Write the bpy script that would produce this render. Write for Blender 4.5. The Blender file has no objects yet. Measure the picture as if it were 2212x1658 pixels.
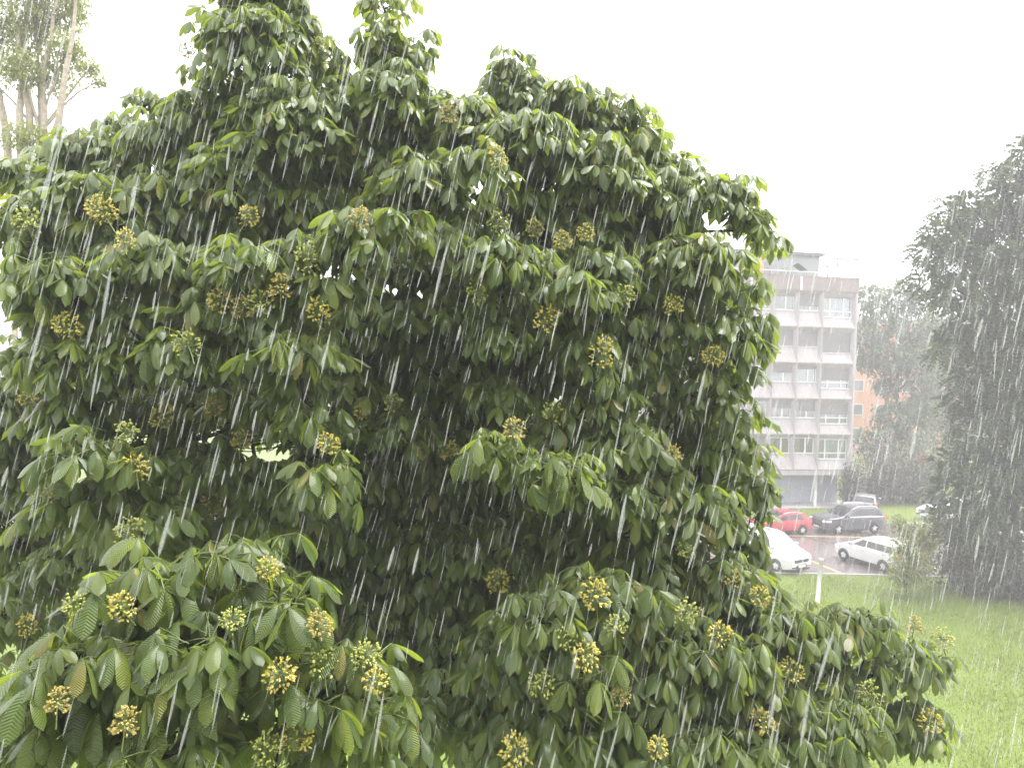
import bpy, math, random
import numpy as np
from mathutils import Vector, Matrix, Quaternion

random.seed(11)
RNG = np.random.default_rng(11)
rad = math.radians
C = bpy.context.scene
COL = C.collection

# ------------------------------------------------------------------ camera
CAM_H = 10.4
F = 1597.0                                   # focal length in pixels of a 2212 px wide picture
cam_rot = Matrix.Rotation(rad(90 - 1.5), 3, 'X') @ Matrix.Rotation(rad(1.4), 3, 'Z')
cam_d = bpy.data.cameras.new('camera')
cam_d.sensor_width = 36
cam_d.lens = 36 * F / 2212
cam_d.clip_start = 0.05
cam_d.clip_end = 2000
cam = bpy.data.objects.new('camera', cam_d)
COL.objects.link(cam)
cam.matrix_world = Matrix.Translation((0, 0, CAM_H)) @ cam_rot.to_4x4()
C.camera = cam
CR = np.array(cam_rot)

# ------------------------------------------------------------------ sky, sun, exposure
SUN_EL, SUN_AZ = rad(64), rad(70)
world = bpy.data.worlds.new('World')
C.world = world
world.use_nodes = True
nt = world.node_tree
nt.nodes.clear()
out = nt.nodes.new('ShaderNodeOutputWorld')
bg = nt.nodes.new('ShaderNodeBackground')
bg.inputs['Strength'].default_value = 0.1
sky = nt.nodes.new('ShaderNodeTexSky')
sky.sky_type = 'NISHITA'
sky.sun_disc = False
sky.sun_elevation = SUN_EL
sky.sun_rotation = SUN_AZ
tc = nt.nodes.new('ShaderNodeTexCoord')
nz = nt.nodes.new('ShaderNodeTexNoise')
nz.inputs['Scale'].default_value = 1.6
nz.inputs['Detail'].default_value = 3
cr = nt.nodes.new('ShaderNodeValToRGB')
cr.color_ramp.elements[0].position = 0.3
cr.color_ramp.elements[0].color = (8.0, 8.1, 8.25, 1)
cr.color_ramp.elements[1].position = 0.7
cr.color_ramp.elements[1].color = (9.6, 9.6, 9.6, 1)
mx = nt.nodes.new('ShaderNodeMix')
mx.data_type = 'RGBA'
mx.inputs[0].default_value = 0.94               # cloud cover over the clear sky
nt.links.new(tc.outputs['Generated'], nz.inputs['Vector'])
nt.links.new(nz.outputs['Fac'], cr.inputs['Fac'])
nt.links.new(sky.outputs[0], mx.inputs[6])
nt.links.new(cr.outputs[0], mx.inputs[7])
nt.links.new(mx.outputs[2], bg.inputs['Color'])
nt.links.new(bg.outputs[0], out.inputs['Surface'])

sun_d = bpy.data.lights.new('sun', 'SUN')
sun_d.energy = 1.5
sun_d.angle = rad(40)
sun_d.color = (1, 0.97, 0.93)
sun = bpy.data.objects.new('sun', sun_d)
COL.objects.link(sun)
sdir = Vector((math.sin(SUN_AZ) * math.cos(SUN_EL), math.cos(SUN_AZ) * math.cos(SUN_EL), math.sin(SUN_EL)))
sun.rotation_mode = 'QUATERNION'
sun.rotation_quaternion = sdir.to_track_quat('Z', 'Y')
sun.location = (0, 0, 60)

C.view_settings.view_transform = 'Standard'
C.view_settings.look = 'None'
C.view_settings.gamma = 1
C.view_settings.use_curve_mapping = False
C.view_settings.exposure = 2.26
C.render.engine = 'CYCLES'
C.cycles.max_bounces = 9
C.cycles.diffuse_bounces = 6
C.cycles.glossy_bounces = 2
C.cycles.transmission_bounces = 4
C.cycles.transparent_max_bounces = 24
C.cycles.volume_bounces = 0
C.cycles.use_denoising = True

HAZE = 0.0045


# ------------------------------------------------------------------ helpers
def at(px, py, Y):
    """world point whose distance along +Y is Y, from the sight line surveyed in the photograph"""
    d = CR @ np.array([(px - 1106) / F, -(py - 829) / F, -1.0])
    s = Y / d[1]
    return np.array([d[0] * s, Y, CAM_H + d[2] * s])


def project(P):
    """world points (N,3) -> px, py, depth of the 2212 px picture"""
    q = (np.asarray(P) - np.array([0, 0, CAM_H])) @ CR
    z = -q[:, 2]
    zz = np.where(z > 0.05, z, 0.05)
    return 1106 + F * q[:, 0] / zz, 829 - F * q[:, 1] / zz, z


def link(name, data, parent=None):
    o = bpy.data.objects.new(name, data)
    COL.objects.link(o)
    if parent is not None:
        o.parent = parent
    return o


def tag(o, label=None, cat=None, group=None, kind=None):
    if label: o['label'] = label
    if cat: o['category'] = cat
    if group: o['group'] = group
    if kind: o['kind'] = kind
    return o


def empty(name, loc=(0, 0, 0), rz=0.0):
    o = link(name, None)
    o.empty_display_size = 0.2
    o.location = loc
    o.rotation_euler = (0, 0, rz)
    return o


class MB:
    def __init__(self):
        self.v, self.f, self.uv = [], [], {}

    def add(self, vs, fs):
        b = len(self.v)
        self.v += [tuple(map(float, p)) for p in vs]
        self.f += [tuple(b + i for i in f) for f in fs]
        return b

    def box(self, x0, x1, y0, y1, z0, z1):
        vs = [(x, y, z) for x in (x0, x1) for y in (y0, y1) for z in (z0, z1)]
        self.add(vs, [(0, 1, 3, 2), (4, 6, 7, 5), (0, 4, 5, 1), (2, 3, 7, 6), (0, 2, 6, 4), (1, 5, 7, 3)])

    def grid(self, fn, nu, nv):
        vs = [fn(i / nu, j / nv) for i in range(nu + 1) for j in range(nv + 1)]
        fs = [(i * (nv + 1) + j, (i + 1) * (nv + 1) + j, (i + 1) * (nv + 1) + j + 1, i * (nv + 1) + j + 1)
              for i in range(nu) for j in range(nv)]
        self.add(vs, fs)

    def tube(self, pts, rs, n=6, cap=True):
        pts = [Vector(p) for p in pts]
        rings = []
        up = Vector((0.13, 0.31, 0.94))
        for i, p in enumerate(pts):
            t = (pts[min(i + 1, len(pts) - 1)] - pts[max(i - 1, 0)])
            if t.length < 1e-9: t = Vector((0, 0, 1))
            t.normalize()
            a = t.cross(up)
            if a.length < 1e-3: a = t.cross(Vector((1, 0, 0)))
            a.normalize()
            b = t.cross(a)
            rings.append([p + (a * math.cos(k * 2 * math.pi / n) + b * math.sin(k * 2 * math.pi / n)) * rs[i] for k in range(n)])
        base = self.add([q for r in rings for q in r], [])
        for i in range(len(pts) - 1):
            for k in range(n):
                k2 = (k + 1) % n
                self.f.append((base + i * n + k, base + i * n + k2, base + (i + 1) * n + k2, base + (i + 1) * n + k))
        if cap:
            self.f.append(tuple(base + k for k in range(n)))
            self.f.append(tuple(base + (len(pts) - 1) * n + n - 1 - k for k in range(n)))

    def lathe(self, prof, n=20, axis='y', loc=(0, 0, 0)):
        """prof: (radius, along-axis) pairs"""
        vs = []
        for r, a in prof:
            for k in range(n):
                c, s = math.cos(2 * math.pi * k / n) * r, math.sin(2 * math.pi * k / n) * r
                p = (c, a, s) if axis == 'y' else (c, s, a)
                vs.append((p[0] + loc[0], p[1] + loc[1], p[2] + loc[2]))
        fs = []
        for i in range(len(prof) - 1):
            for k in range(n):
                k2 = (k + 1) % n
                fs.append((i * n + k, i * n + k2, (i + 1) * n + k2, (i + 1) * n + k))
        self.add(vs, fs)

    def mesh(self, name, m, smooth=False):
        me = bpy.data.meshes.new(name)
        me.from_pydata(self.v, [], self.f)
        me.update()
        if m: me.materials.append(m)
        if smooth:
            me.polygons.foreach_set('use_smooth', [True] * len(me.polygons))
        return me

    def build(self, name, m, parent=None, smooth=False):
        return link(name, self.mesh(name, m, smooth), parent)


def quad_mesh(name, V, Q, m, uv=None, tint=None, smooth=True):
    """mesh of quads straight from arrays"""
    me = bpy.data.meshes.new(name)
    nq = len(Q)
    me.vertices.add(len(V))
    me.vertices.foreach_set('co', np.asarray(V, np.float32).ravel())
    me.loops.add(nq * 4)
    me.loops.foreach_set('vertex_index', np.asarray(Q, np.int32).ravel())
    me.polygons.add(nq)
    me.polygons.foreach_set('loop_start', np.arange(0, nq * 4, 4, dtype=np.int32))
    me.polygons.foreach_set('loop_total', np.full(nq, 4, np.int32))
    if uv is not None:
        l = me.uv_layers.new(name='uv')
        l.data.foreach_set('uv', np.asarray(uv, np.float32)[np.asarray(Q).ravel()].ravel())
    if tint is not None:
        a = me.attributes.new('tint', 'FLOAT', 'POINT')
        a.data.foreach_set('value', np.asarray(tint, np.float32))
    if smooth:
        me.polygons.foreach_set('use_smooth', np.ones(nq, bool))
    me.materials.append(m)
    me.update(calc_edges=True)
    return me


# ------------------------------------------------------------------ materials
class NT:
    def __init__(self, name):
        self.m = bpy.data.materials.new(name)
        self.m.use_nodes = True
        self.t = self.m.node_tree
        self.b = self.t.nodes['Principled BSDF']
        self.o = self.t.nodes['Material Output']

    def n(self, typ, **kw):
        x = self.t.nodes.new(typ)
        for k, v in kw.items():
            if hasattr(x, k): setattr(x, k, v)
            else: x.inputs[k.replace('_', ' ')].default_value = v
        return x

    def l(self, a, b): self.t.links.new(a, b)

    def ramp(self, fac, stops):
        r = self.n('ShaderNodeValToRGB')
        e = r.color_ramp.elements
        while len(e) < len(stops): e.new(0.5)
        for i, (p, c) in enumerate(stops):
            e[i].position = p
            e[i].color = (*c, 1)
        self.l(fac, r.inputs['Fac'])
        return r.outputs['Color']

    def noise(self, scale, detail=4, vec=None, rough=0.6):
        x = self.n('ShaderNodeTexNoise')
        x.inputs['Scale'].default_value = scale
        x.inputs['Detail'].default_value = detail
        x.inputs['Roughness'].default_value = rough
        if vec is not None: self.l(vec, x.inputs['Vector'])
        return x.outputs['Fac']

    def coord(self, which='Object', scale=None):
        x = self.n('ShaderNodeTexCoord')
        if scale is None: return x.outputs[which]
        mp = self.n('ShaderNodeMapping')
        mp.inputs['Scale'].default_value = scale
        self.l(x.outputs[which], mp.inputs['Vector'])
        return mp.outputs['Vector']

    def math(self, op, a, b=None, c=None):
        x = self.n('ShaderNodeMath')
        x.operation = op
        for i, v in enumerate((a, b, c)):
            if v is None: continue
            if isinstance(v, (int, float)): x.inputs[i].default_value = v
            else: self.l(v, x.inputs[i])
        return x.outputs[0]

    def mix(self, fac, a, b):
        x = self.n('ShaderNodeMix')
        x.data_type = 'RGBA'
        for i, v in ((0, fac), (6, a), (7, b)):
            if isinstance(v, (int, float)): x.inputs[i].default_value = v
            elif isinstance(v, tuple): x.inputs[i].default_value = (*v, 1)
            else: self.l(v, x.inputs[i])
        return x.outputs[2]

    def bump(self, h, strength=0.3, dist=0.01):
        x = self.n('ShaderNodeBump')
        x.inputs['Strength'].default_value = strength
        x.inputs['Distance'].default_value = dist
        self.l(h, x.inputs['Height'])
        self.l(x.outputs[0], self.b.inputs['Normal'])
        return x.outputs[0]


def mat(name, col, rough=0.6, var=0.15, scale=6, metal=0.0, spec=0.5, bump=0.0, coat=0.0):
    k = NT(name)
    f = k.noise(scale, 5, k.coord())
    lo = tuple(c * (1 - var) for c in col)
    hi = tuple(min(1, c * (1 + var)) for c in col)
    k.l(k.ramp(f, [(0.3, lo), (0.7, hi)]), k.b.inputs['Base Color'])
    k.b.inputs['Roughness'].default_value = rough
    k.b.inputs['Metallic'].default_value = metal
    k.b.inputs['Specular IOR Level'].default_value = spec
    k.b.inputs['Coat Weight'].default_value = coat
    k.b.inputs['Coat Roughness'].default_value = 0.05
    if bump: k.bump(f, bump)
    return k.m


def leaf_mat(name, dark, mid, light, trans, tr=0.3, rough=0.32, veins=True, spec=0.5):
    k = NT(name)
    at_ = k.n('ShaderNodeAttribute', attribute_name='tint')
    oi = k.n('ShaderNodeObjectInfo')
    t = k.math('FRACT', k.math('ADD', at_.outputs['Fac'], oi.outputs['Random']))
    col = k.ramp(t, [(0.0, dark), (0.5, mid), (0.8, tuple((a * 2 + b) / 3 for a, b in zip(mid, light))), (0.965, light), (0.985, (light[0] * 1.1, light[1] * 0.75, light[2]))])
    nz = k.noise(30, 3, k.coord())
    col = k.mix(k.math('MULTIPLY', nz, 0.35), col, tuple(c * 0.6 for c in mid))
    if veins:
        uv = k.n('ShaderNodeTexCoord').outputs['UV']
        sp = k.n('ShaderNodeSeparateXYZ')
        k.l(uv, sp.inputs[0])
        av = k.math('ABSOLUTE', k.math('SUBTRACT', sp.outputs[1], 0.5))
        ph = k.math('SUBTRACT', k.math('MULTIPLY', sp.outputs[0], 17 * 6.283), k.math('MULTIPLY', av, 30.0))
        w = k.math('SINE', ph)
        w01 = k.math('MULTIPLY_ADD', w, 0.5, 0.5)
        ridge = k.math('POWER', w01, 4.0)
        mid_rib = k.math('LESS_THAN', av, 0.035)
        vein = k.math('MAXIMUM', k.math('MULTIPLY', ridge, 0.2), k.math('MULTIPLY', mid_rib, 0.5))
        col = k.mix(vein, col, (0.19, 0.26, 0.09))
        k.bump(w01, 1.0, 0.02)
    k.l(col, k.b.inputs['Base Color'])
    k.b.inputs['Roughness'].default_value = rough
    k.b.inputs['Specular IOR Level'].default_value = spec
    tb = k.n('ShaderNodeBsdfTranslucent')
    tcol = k.mix(0.55, col, trans)
    k.l(tcol, tb.inputs['Color'])
    ms = k.n('ShaderNodeMixShader')
    ms.inputs[0].default_value = tr
    k.l(k.b.outputs[0], ms.inputs[1])
    k.l(tb.outputs[0], ms.inputs[2])
    k.l(ms.outputs[0], k.o.inputs['Surface'])
    return k.m


M = {}
M['chestnut'] = leaf_mat('chestnut leaf', (0.108, 0.178, 0.046), (0.19, 0.275, 0.060), (0.34, 0.405, 0.050), (0.50, 0.62, 0.04), 0.38, 0.32, True, 0.5)
_b = [n for n in M['chestnut'].node_tree.nodes if n.type == 'BSDF_PRINCIPLED'][0]
_b.inputs['Coat Weight'].default_value = 0.8      # film of rain water
_b.inputs['Coat IOR'].default_value = 1.42
_b.inputs['Coat Roughness'].default_value = 0.19
M['dark_tree'] = leaf_mat('dusky leaf', (0.028, 0.045, 0.013), (0.046, 0.070, 0.019), (0.092, 0.125, 0.030), (0.1, 0.14, 0.03), 0.2, 0.45, False)
M['far_leaf'] = leaf_mat('far leaf', (0.045, 0.076, 0.026), (0.068, 0.108, 0.036), (0.10, 0.145, 0.048), (0.13, 0.18, 0.04), 0.25, 0.5, False)
M['pale_leaf'] = leaf_mat('pale leaf', (0.13, 0.155, 0.035), (0.20, 0.225, 0.05), (0.28, 0.29, 0.065), (0.40, 0.46, 0.08), 0.42, 0.4, False)
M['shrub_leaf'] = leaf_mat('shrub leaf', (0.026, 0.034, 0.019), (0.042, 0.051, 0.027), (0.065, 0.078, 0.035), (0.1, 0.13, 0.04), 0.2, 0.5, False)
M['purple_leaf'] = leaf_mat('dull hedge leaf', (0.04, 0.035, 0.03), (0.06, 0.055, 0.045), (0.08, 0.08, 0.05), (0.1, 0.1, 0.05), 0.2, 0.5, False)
M['bark'] = mat('wet bark', (0.022, 0.018, 0.014), 0.8, 0.4, 12, spec=0.2, bump=0.6)
M['pale_bark'] = mat('pale bark', (0.32, 0.27, 0.21), 0.8, 0.3, 8, bump=0.4)
M['stalk'] = mat('green stalk', (0.13, 0.17, 0.05), 0.5, 0.2, 20)
M['bud'] = mat('ochre bud', (0.43, 0.37, 0.075), 0.6, 0.5, 28)
M['bud_old'] = mat('browning bud', (0.36, 0.29, 0.075), 0.6, 0.5, 28)
M['bud_green'] = mat('greenish bud', (0.31, 0.33, 0.075), 0.6, 0.5, 28)

M['white_paint'] = mat('white car paint', (0.5, 0.5, 0.505), 0.25, 0.02, 3, coat=0.6)
M['red_paint'] = mat('red car paint', (0.45, 0.022, 0.04), 0.25, 0.05, 3, coat=0.6)
M['dark_paint'] = mat('charcoal car paint', (0.06, 0.065, 0.075), 0.25, 0.1, 3, coat=0.6)
M['silver_paint'] = mat('silver car paint', (0.17, 0.165, 0.17), 0.35, 0.05, 3, metal=0.2, coat=0.5)
M['car_glass'] = mat('car glass', (0.02, 0.022, 0.025), 0.06, 0.1, 2, spec=0.7)
M['trim'] = mat('black plastic trim', (0.03, 0.03, 0.032), 0.5, 0.2, 20)
M['tyre'] = mat('tyre rubber', (0.02, 0.02, 0.02), 0.8, 0.2, 30)
M['rim'] = mat('alloy', (0.6, 0.6, 0.6), 0.3, 0.05, 10, metal=0.7)
M['lamp'] = mat('headlamp glass', (0.75, 0.77, 0.8), 0.1, 0.05, 10)
M['tail'] = mat('tail lamp', (0.5, 0.04, 0.03), 0.15, 0.1, 10)
M['orange_lamp'] = mat('orange lamp', (0.75, 0.28, 0.06), 0.15, 0.1, 10)
M['plate'] = mat('plate white', (0.75, 0.75, 0.72), 0.4, 0.03, 10)
M['chrome'] = mat('bright metal', (0.65, 0.65, 0.65), 0.25, 0.05, 10, metal=0.8)


def concrete(name, col, stain, amount=0.5):
    k = NT(name)
    v = k.coord('Object', (1.6, 1.6, 0.14))
    s = k.noise(2.2, 6, v, 0.7)
    fine = k.noise(7, 5, k.coord('Object', (1, 1, 0.5)))
    base = k.ramp(fine, [(0.3, tuple(c * 0.88 for c in col)), (0.7, tuple(min(1, c * 1.06) for c in col))])
    f = k.n('ShaderNodeMapRange')
    f.inputs['From Min'].default_value = 0.48
    f.inputs['From Max'].default_value = 0.72
    f.inputs['To Max'].default_value = amount
    k.l(s, f.inputs['Value'])
    k.l(k.mix(f.outputs[0], base, stain), k.b.inputs['Base Color'])
    k.b.inputs['Roughness'].default_value = 0.75
    k.bump(fine, 0.15)
    return k.m


M['facade'] = concrete('painted concrete', (0.35, 0.325, 0.332), (0.22, 0.195, 0.183), 0.8)
M['parapet'] = concrete('stained parapet', (0.20, 0.165, 0.157), (0.10, 0.082, 0.075), 0.8)
M['ground_wall'] = concrete('bluish ground floor render', (0.34, 0.35, 0.41), (0.27, 0.27, 0.30), 0.5)
M['penthouse'] = concrete('grey penthouse cladding', (0.24, 0.25, 0.25), (0.19, 0.19, 0.19), 0.4)
M['shutter'] = mat('grey shutter', (0.18, 0.168, 0.176), 0.6, 0.08, 4)
M['frame_white'] = mat('white window frame', (0.55, 0.55, 0.55), 0.4, 0.03, 6)
M['window_glass'] = mat('window glass', (0.05, 0.055, 0.06), 0.05, 0.2, 1.5, spec=0.8)
M['curtain'] = mat('net curtain', (0.5, 0.51, 0.5), 0.9, 0.25, 9)
M['curtain_pink'] = mat('rose curtain', (0.36, 0.25, 0.24), 0.9, 0.2, 9)
M['orange_wall'] = concrete('orange render', (0.46, 0.21, 0.11), (0.36, 0.18, 0.11), 0.5)
M['metal'] = mat('grey metal', (0.12, 0.125, 0.125), 0.5, 0.1, 10)
M['white_post'] = mat('white painted post', (0.5, 0.49, 0.48), 0.5, 0.12, 6)
M['orange_cloth'] = mat('orange awning cloth', (0.5, 0.2, 0.07), 0.8, 0.1, 6)
M['red_cloth'] = mat('red enamel', (0.6, 0.06, 0.08), 0.5, 0.1, 6)
M['yellow_line'] = mat('worn yellow road paint', (0.55, 0.42, 0.16), 0.6, 0.3, 3)
M['kerb'] = mat('concrete kerb', (0.36, 0.34, 0.33), 0.6, 0.15, 4)
M['screen'] = None

k = NT('lawn grass')
co = k.coord('Object')
n1 = k.noise(0.22, 4, co)
n2 = k.noise(2.5, 6, co)
n3 = k.noise(26, 3, co)
c1 = k.ramp(n1, [(0.3, (0.104, 0.145, 0.008)), (0.7, (0.125, 0.163, 0.009))])
c2 = k.ramp(n2, [(0.3, (0.095, 0.133, 0.007)), (0.75, (0.142, 0.172, 0.014))])
c3 = k.mix(0.45, c1, c2)
k.l(k.mix(k.math('MULTIPLY', n3, 0.5), c3, (0.09, 0.16, 0.025)), k.b.inputs['Base Color'])
k.b.inputs['Roughness'].default_value = 0.7
k.b.inputs['Specular IOR Level'].default_value = 0.25
k.bump(n3, 0.8, 0.05)
M['lawn'] = k.m

k = NT('wet asphalt')
co = k.coord('Object')
n1 = k.noise(0.35, 5, co)
n2 = k.noise(90, 2, co)
c1 = k.ramp(n1, [(0.3, (0.125, 0.096, 0.094)), (0.7, (0.165, 0.13, 0.127))])
k.l(k.mix(k.math('MULTIPLY', n2, 0.4), c1, (0.11, 0.085, 0.085)), k.b.inputs['Base Color'])
k.b.inputs['Coat Weight'].default_value = 1.0
k.b.inputs['Coat Roughness'].default_value = 0.2
k.b.inputs['Coat IOR'].default_value = 1.33
k.l(k.ramp(n1, [(0.35, (0.16,) * 3), (0.65, (0.45,) * 3)]), k.b.inputs['Roughness'])
k.bump(n2, 0.25, 0.01)
M['asphalt'] = k.m

k = NT('rain water')
df = k.n('ShaderNodeBsdfDiffuse')
df.inputs['Color'].default_value = (0.66, 0.67, 0.66, 1)
tl = k.n('ShaderNodeBsdfTranslucent')
tl.inputs['Color'].default_value = (0.66, 0.67, 0.66, 1)
tp = k.n('ShaderNodeBsdfTransparent')
a = k.n('ShaderNodeMixShader')
a.inputs[0].default_value = 0.5
k.l(df.outputs[0], a.inputs[1]); k.l(tl.outputs[0], a.inputs[2])
b = k.n('ShaderNodeMixShader')
lw = k.n('ShaderNodeLayerWeight')
lw.inputs['Blend'].default_value = 0.5
k.l(k.math('MULTIPLY', k.math('SUBTRACT', 1.0, lw.outputs['Facing']), 0.29), b.inputs[0])
k.l(tp.outputs[0], b.inputs[1]); k.l(a.outputs[0], b.inputs[2])
k.l(b.outputs[0], k.o.inputs['Surface'])
M['rain'] = k.m

k = NT('clear windscreen')
tp = k.n('ShaderNodeBsdfTransparent')
gl = k.n('ShaderNodeBsdfGlossy')
gl.inputs['Roughness'].default_value = 0.1
b = k.n('ShaderNodeMixShader')
b.inputs[0].default_value = 0.22
k.l(tp.outputs[0], b.inputs[1]); k.l(gl.outputs[0], b.inputs[2])
k.l(b.outputs[0], k.o.inputs['Surface'])
M['screen'] = k.m

k = NT('flat window glass')
tp = k.n('ShaderNodeBsdfTransparent')
tp.inputs['Color'].default_value = (0.72, 0.75, 0.76, 1)
gl = k.n('ShaderNodeBsdfGlossy')
gl.inputs['Roughness'].default_value = 0.06
b = k.n('ShaderNodeMixShader')
b.inputs[0].default_value = 0.14
k.l(tp.outputs[0], b.inputs[1]); k.l(gl.outputs[0], b.inputs[2])
k.l(b.outputs[0], k.o.inputs['Surface'])
M['pane_glass'] = k.m
M['interior_shade'] = mat('painted interior shade', (0.06, 0.058, 0.06), 0.9, 0.3, 1.2)  # dark colour in place of the shade behind the window glass

# ------------------------------------------------------------------ the setting
mb = MB()
mb.grid(lambda u, v: (-190 + 380 * u, -40 + 330 * v, 0), 4, 4)
tag(mb.build('lawn', M['lawn']), kind='structure')

# car park: asphalt sheet with a kerb towards each lawn
mb = MB()
mb.grid(lambda u, v: (-42 + 112 * u, 37.9 + 13.2 * v, 0.004), 8, 2)
tag(mb.build('car_park', M['asphalt']), kind='structure')
mb = MB(); mb.box(-42, 70, 37.78, 37.9, -0.05, 0.06); mb.box(-42, 70, 51.1, 51.22, -0.05, 0.09)
tag(mb.build('kerb', M['kerb']), kind='structure')


def line_strip(pts, w=0.11):
    (x0, y0), (x1, y1) = pts
    d = Vector((x1 - x0, y1 - y0)).normalized()
    n = Vector((-d.y, d.x)) * w / 2
    m_ = MB()
    m_.add([(x0 - n.x, y0 - n.y, 0.008), (x1 - n.x, y1 - n.y, 0.008), (x1 + n.x, y1 + n.y, 0.008), (x0 + n.x, y0 + n.y, 0.008)], [(0, 1, 2, 3)])
    return tag(m_.build('bay_marking', M['yellow_line']), kind='structure')


line_strip([(-30, 46.3), (60, 46.9)])
for xb in (2.3, 5.2, 8.1, 11.0, 13.9, 16.8, 19.9, 22.9, 25.9, 28.9):
    line_strip([(xb - 0.55, 42.4), (xb + 0.55, 38.0)])

# ------------------------------------------------------------------ apartment block
def build_block():
    corner = at(1848, 706, 57.4)
    root = empty('apartment_building', (corner[0], corner[1], 0), rad(9.4))
    tag(root, 'pale concrete apartment block of five storeys with grey roller shutters', 'building')
    FH, Z0 = 2.75, 2.86
    REC = 0.34
    widths = [2.77] + [2.03] * 7
    fl_wide = dict(lintel=0.40, h=1.56, side=0.17)
    fl_nar = dict(lintel=0.30, h=1.22, side=0.20)
    panel_cache, frame_cache, pane_cache = {}, {}, {}
    EDGE = 0.05

    def bay_panel(w, s):
        key = w
        if key in panel_cache: return panel_cache[key]
        m = MB()
        x0, x1 = -w + EDGE, -EDGE
        z0, z1 = 0.035, FH - 0.035
        ix0, ix1 = -w + s['side'], -s['side']
        iz1 = FH - s['lintel']; iz0 = iz1 - s['h']
        # splayed reveal: outer rectangle on the front plane, inner rectangle at the window
        O = [(x0, 0, z0), (x1, 0, z0), (x1, 0, z1), (x0, 0, z1)]
        I = [(ix0, REC, iz0), (ix1, REC, iz0), (ix1, REC, iz1), (ix0, REC, iz1)]
        K = [(-w + 0.0015, 0, 0), (-0.0015, 0, 0), (-0.0015, 0, FH), (-w + 0.0015, 0, FH)]
        # recessed joint between neighbouring panels
        J = [(p[0], 0.03, p[2]) for p in K]
        m.add(O + I, [(0, 1, 5, 4), (1, 2, 6, 5), (2, 3, 7, 6), (3, 0, 4, 7)])
        A = [(-w + 0.02, 0, 0.012), (-0.02, 0, 0.012), (-0.02, 0, FH - 0.012), (-w + 0.02, 0, FH - 0.012)]
        m.add(A + O, [(0, 1, 5, 4), (1, 2, 6, 5), (2, 3, 7, 6), (3, 0, 4, 7)])
        m.add(J + A, [(0, 1, 5, 4), (1, 2, 6, 5), (2, 3, 7, 6), (3, 0, 4, 7)])
        panel_cache[key] = m.mesh('facade_panel', M['facade'])
        return panel_cache[key]

    def window(w, s, wide):
        if w in frame_cache: return frame_cache[w], pane_cache[w]
        f, p = MB(), []
        x0, x1 = -w + s['side'] - 0.01, -s['side'] + 0.01
        z1 = FH - s['lintel'] + 0.01; z0 = z1 - s['h'] - 0.02
        y0, y1 = REC + 0.03, REC + 0.11
        t = 0.07
        f.box(x0, x1, y0, y1, z0, z0 + t); f.box(x0, x1, y0, y1, z1 - t, z1)
        f.box(x0, x0 + t, y0, y1, z0 + t, z1 - t); f.box(x1 - t, x1, y0, y1, z0 + t, z1 - t)
        f.box(x0 - 0.03, x1 + 0.03, REC - 0.09, REC + 0.028, z0 - 0.02, z0 + 0.03)      # sill
        W = x1 - x0
        if wide:
            xs = [x0 + t, x0 + 0.25 * W, x0 + 0.72 * W, x1 - t]
            zt = z0 + 0.48
            zs = [z0 + t, zt, z1 - t]
            for xm in xs[1:3]: f.box(xm - 0.05, xm + 0.05, y0 - 0.004, y1, z0 + t, z1 - t)
            for a_, b_ in ((xs[0], xs[1] - 0.05), (xs[1] + 0.05, xs[2] - 0.05), (xs[2] + 0.05, xs[3])):
                f.box(a_, b_, y0 - 0.002, y1, zt - 0.045, zt + 0.045)
        else:
            xs = [x0 + t, x0 + 0.57 * W, x1 - t]
            zs = [z0 + t, z1 - t]
            f.box(xs[1] - 0.06, xs[1] + 0.06, y0 - 0.004, y1, z0 + t, z1 - t)
        for i in range(len(xs) - 1):
            for j in range(len(zs) - 1):
                a0, a1 = xs[i] + (0.05 if i else 0), xs[i + 1] - (0.05 if i + 2 < len(xs) else 0)
                b0, b1 = zs[j] + (0.045 if j else 0), zs[j + 1] - (0.045 if j + 2 < len(zs) else 0)
                g = MB(); g.box(a0, a1, y0 + 0.03, y0 + 0.042, b0, b1)
                p.append((g.mesh('pane', M['pane_glass']), (a0, a1, b0, b1)))
        frame_cache[w] = f.mesh('window', M['frame_white'])
        pane_cache[w] = p
        return frame_cache[w], p

    shut = {(4, 0): 0.02, (4, 1): 0.68, (4, 2): 0.10, (3, 0): 0.955, (3, 1): 1.0, (3, 2): 1.0, (2, 0): 0.56, (2, 1): 0.14, (2, 2): 0.4,
            (1, 0): 0.50, (1, 1): 0.55, (1, 2): 0.38, (0, 0): 0.0, (0, 1): 0.0, (0, 2): 0.0}
    curt = {(4, 0): 'curtain', (2, 0): 'curtain', (2, 1): 'curtain', (2, 2): 'curtain', (1, 2): 'curtain_pink', (1, 0): 'curtain', (1, 1): 'curtain_pink',
            (0, 0): 'curtain', (0, 1): 'curtain_pink'}
    rr = random.Random(4)
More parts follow.
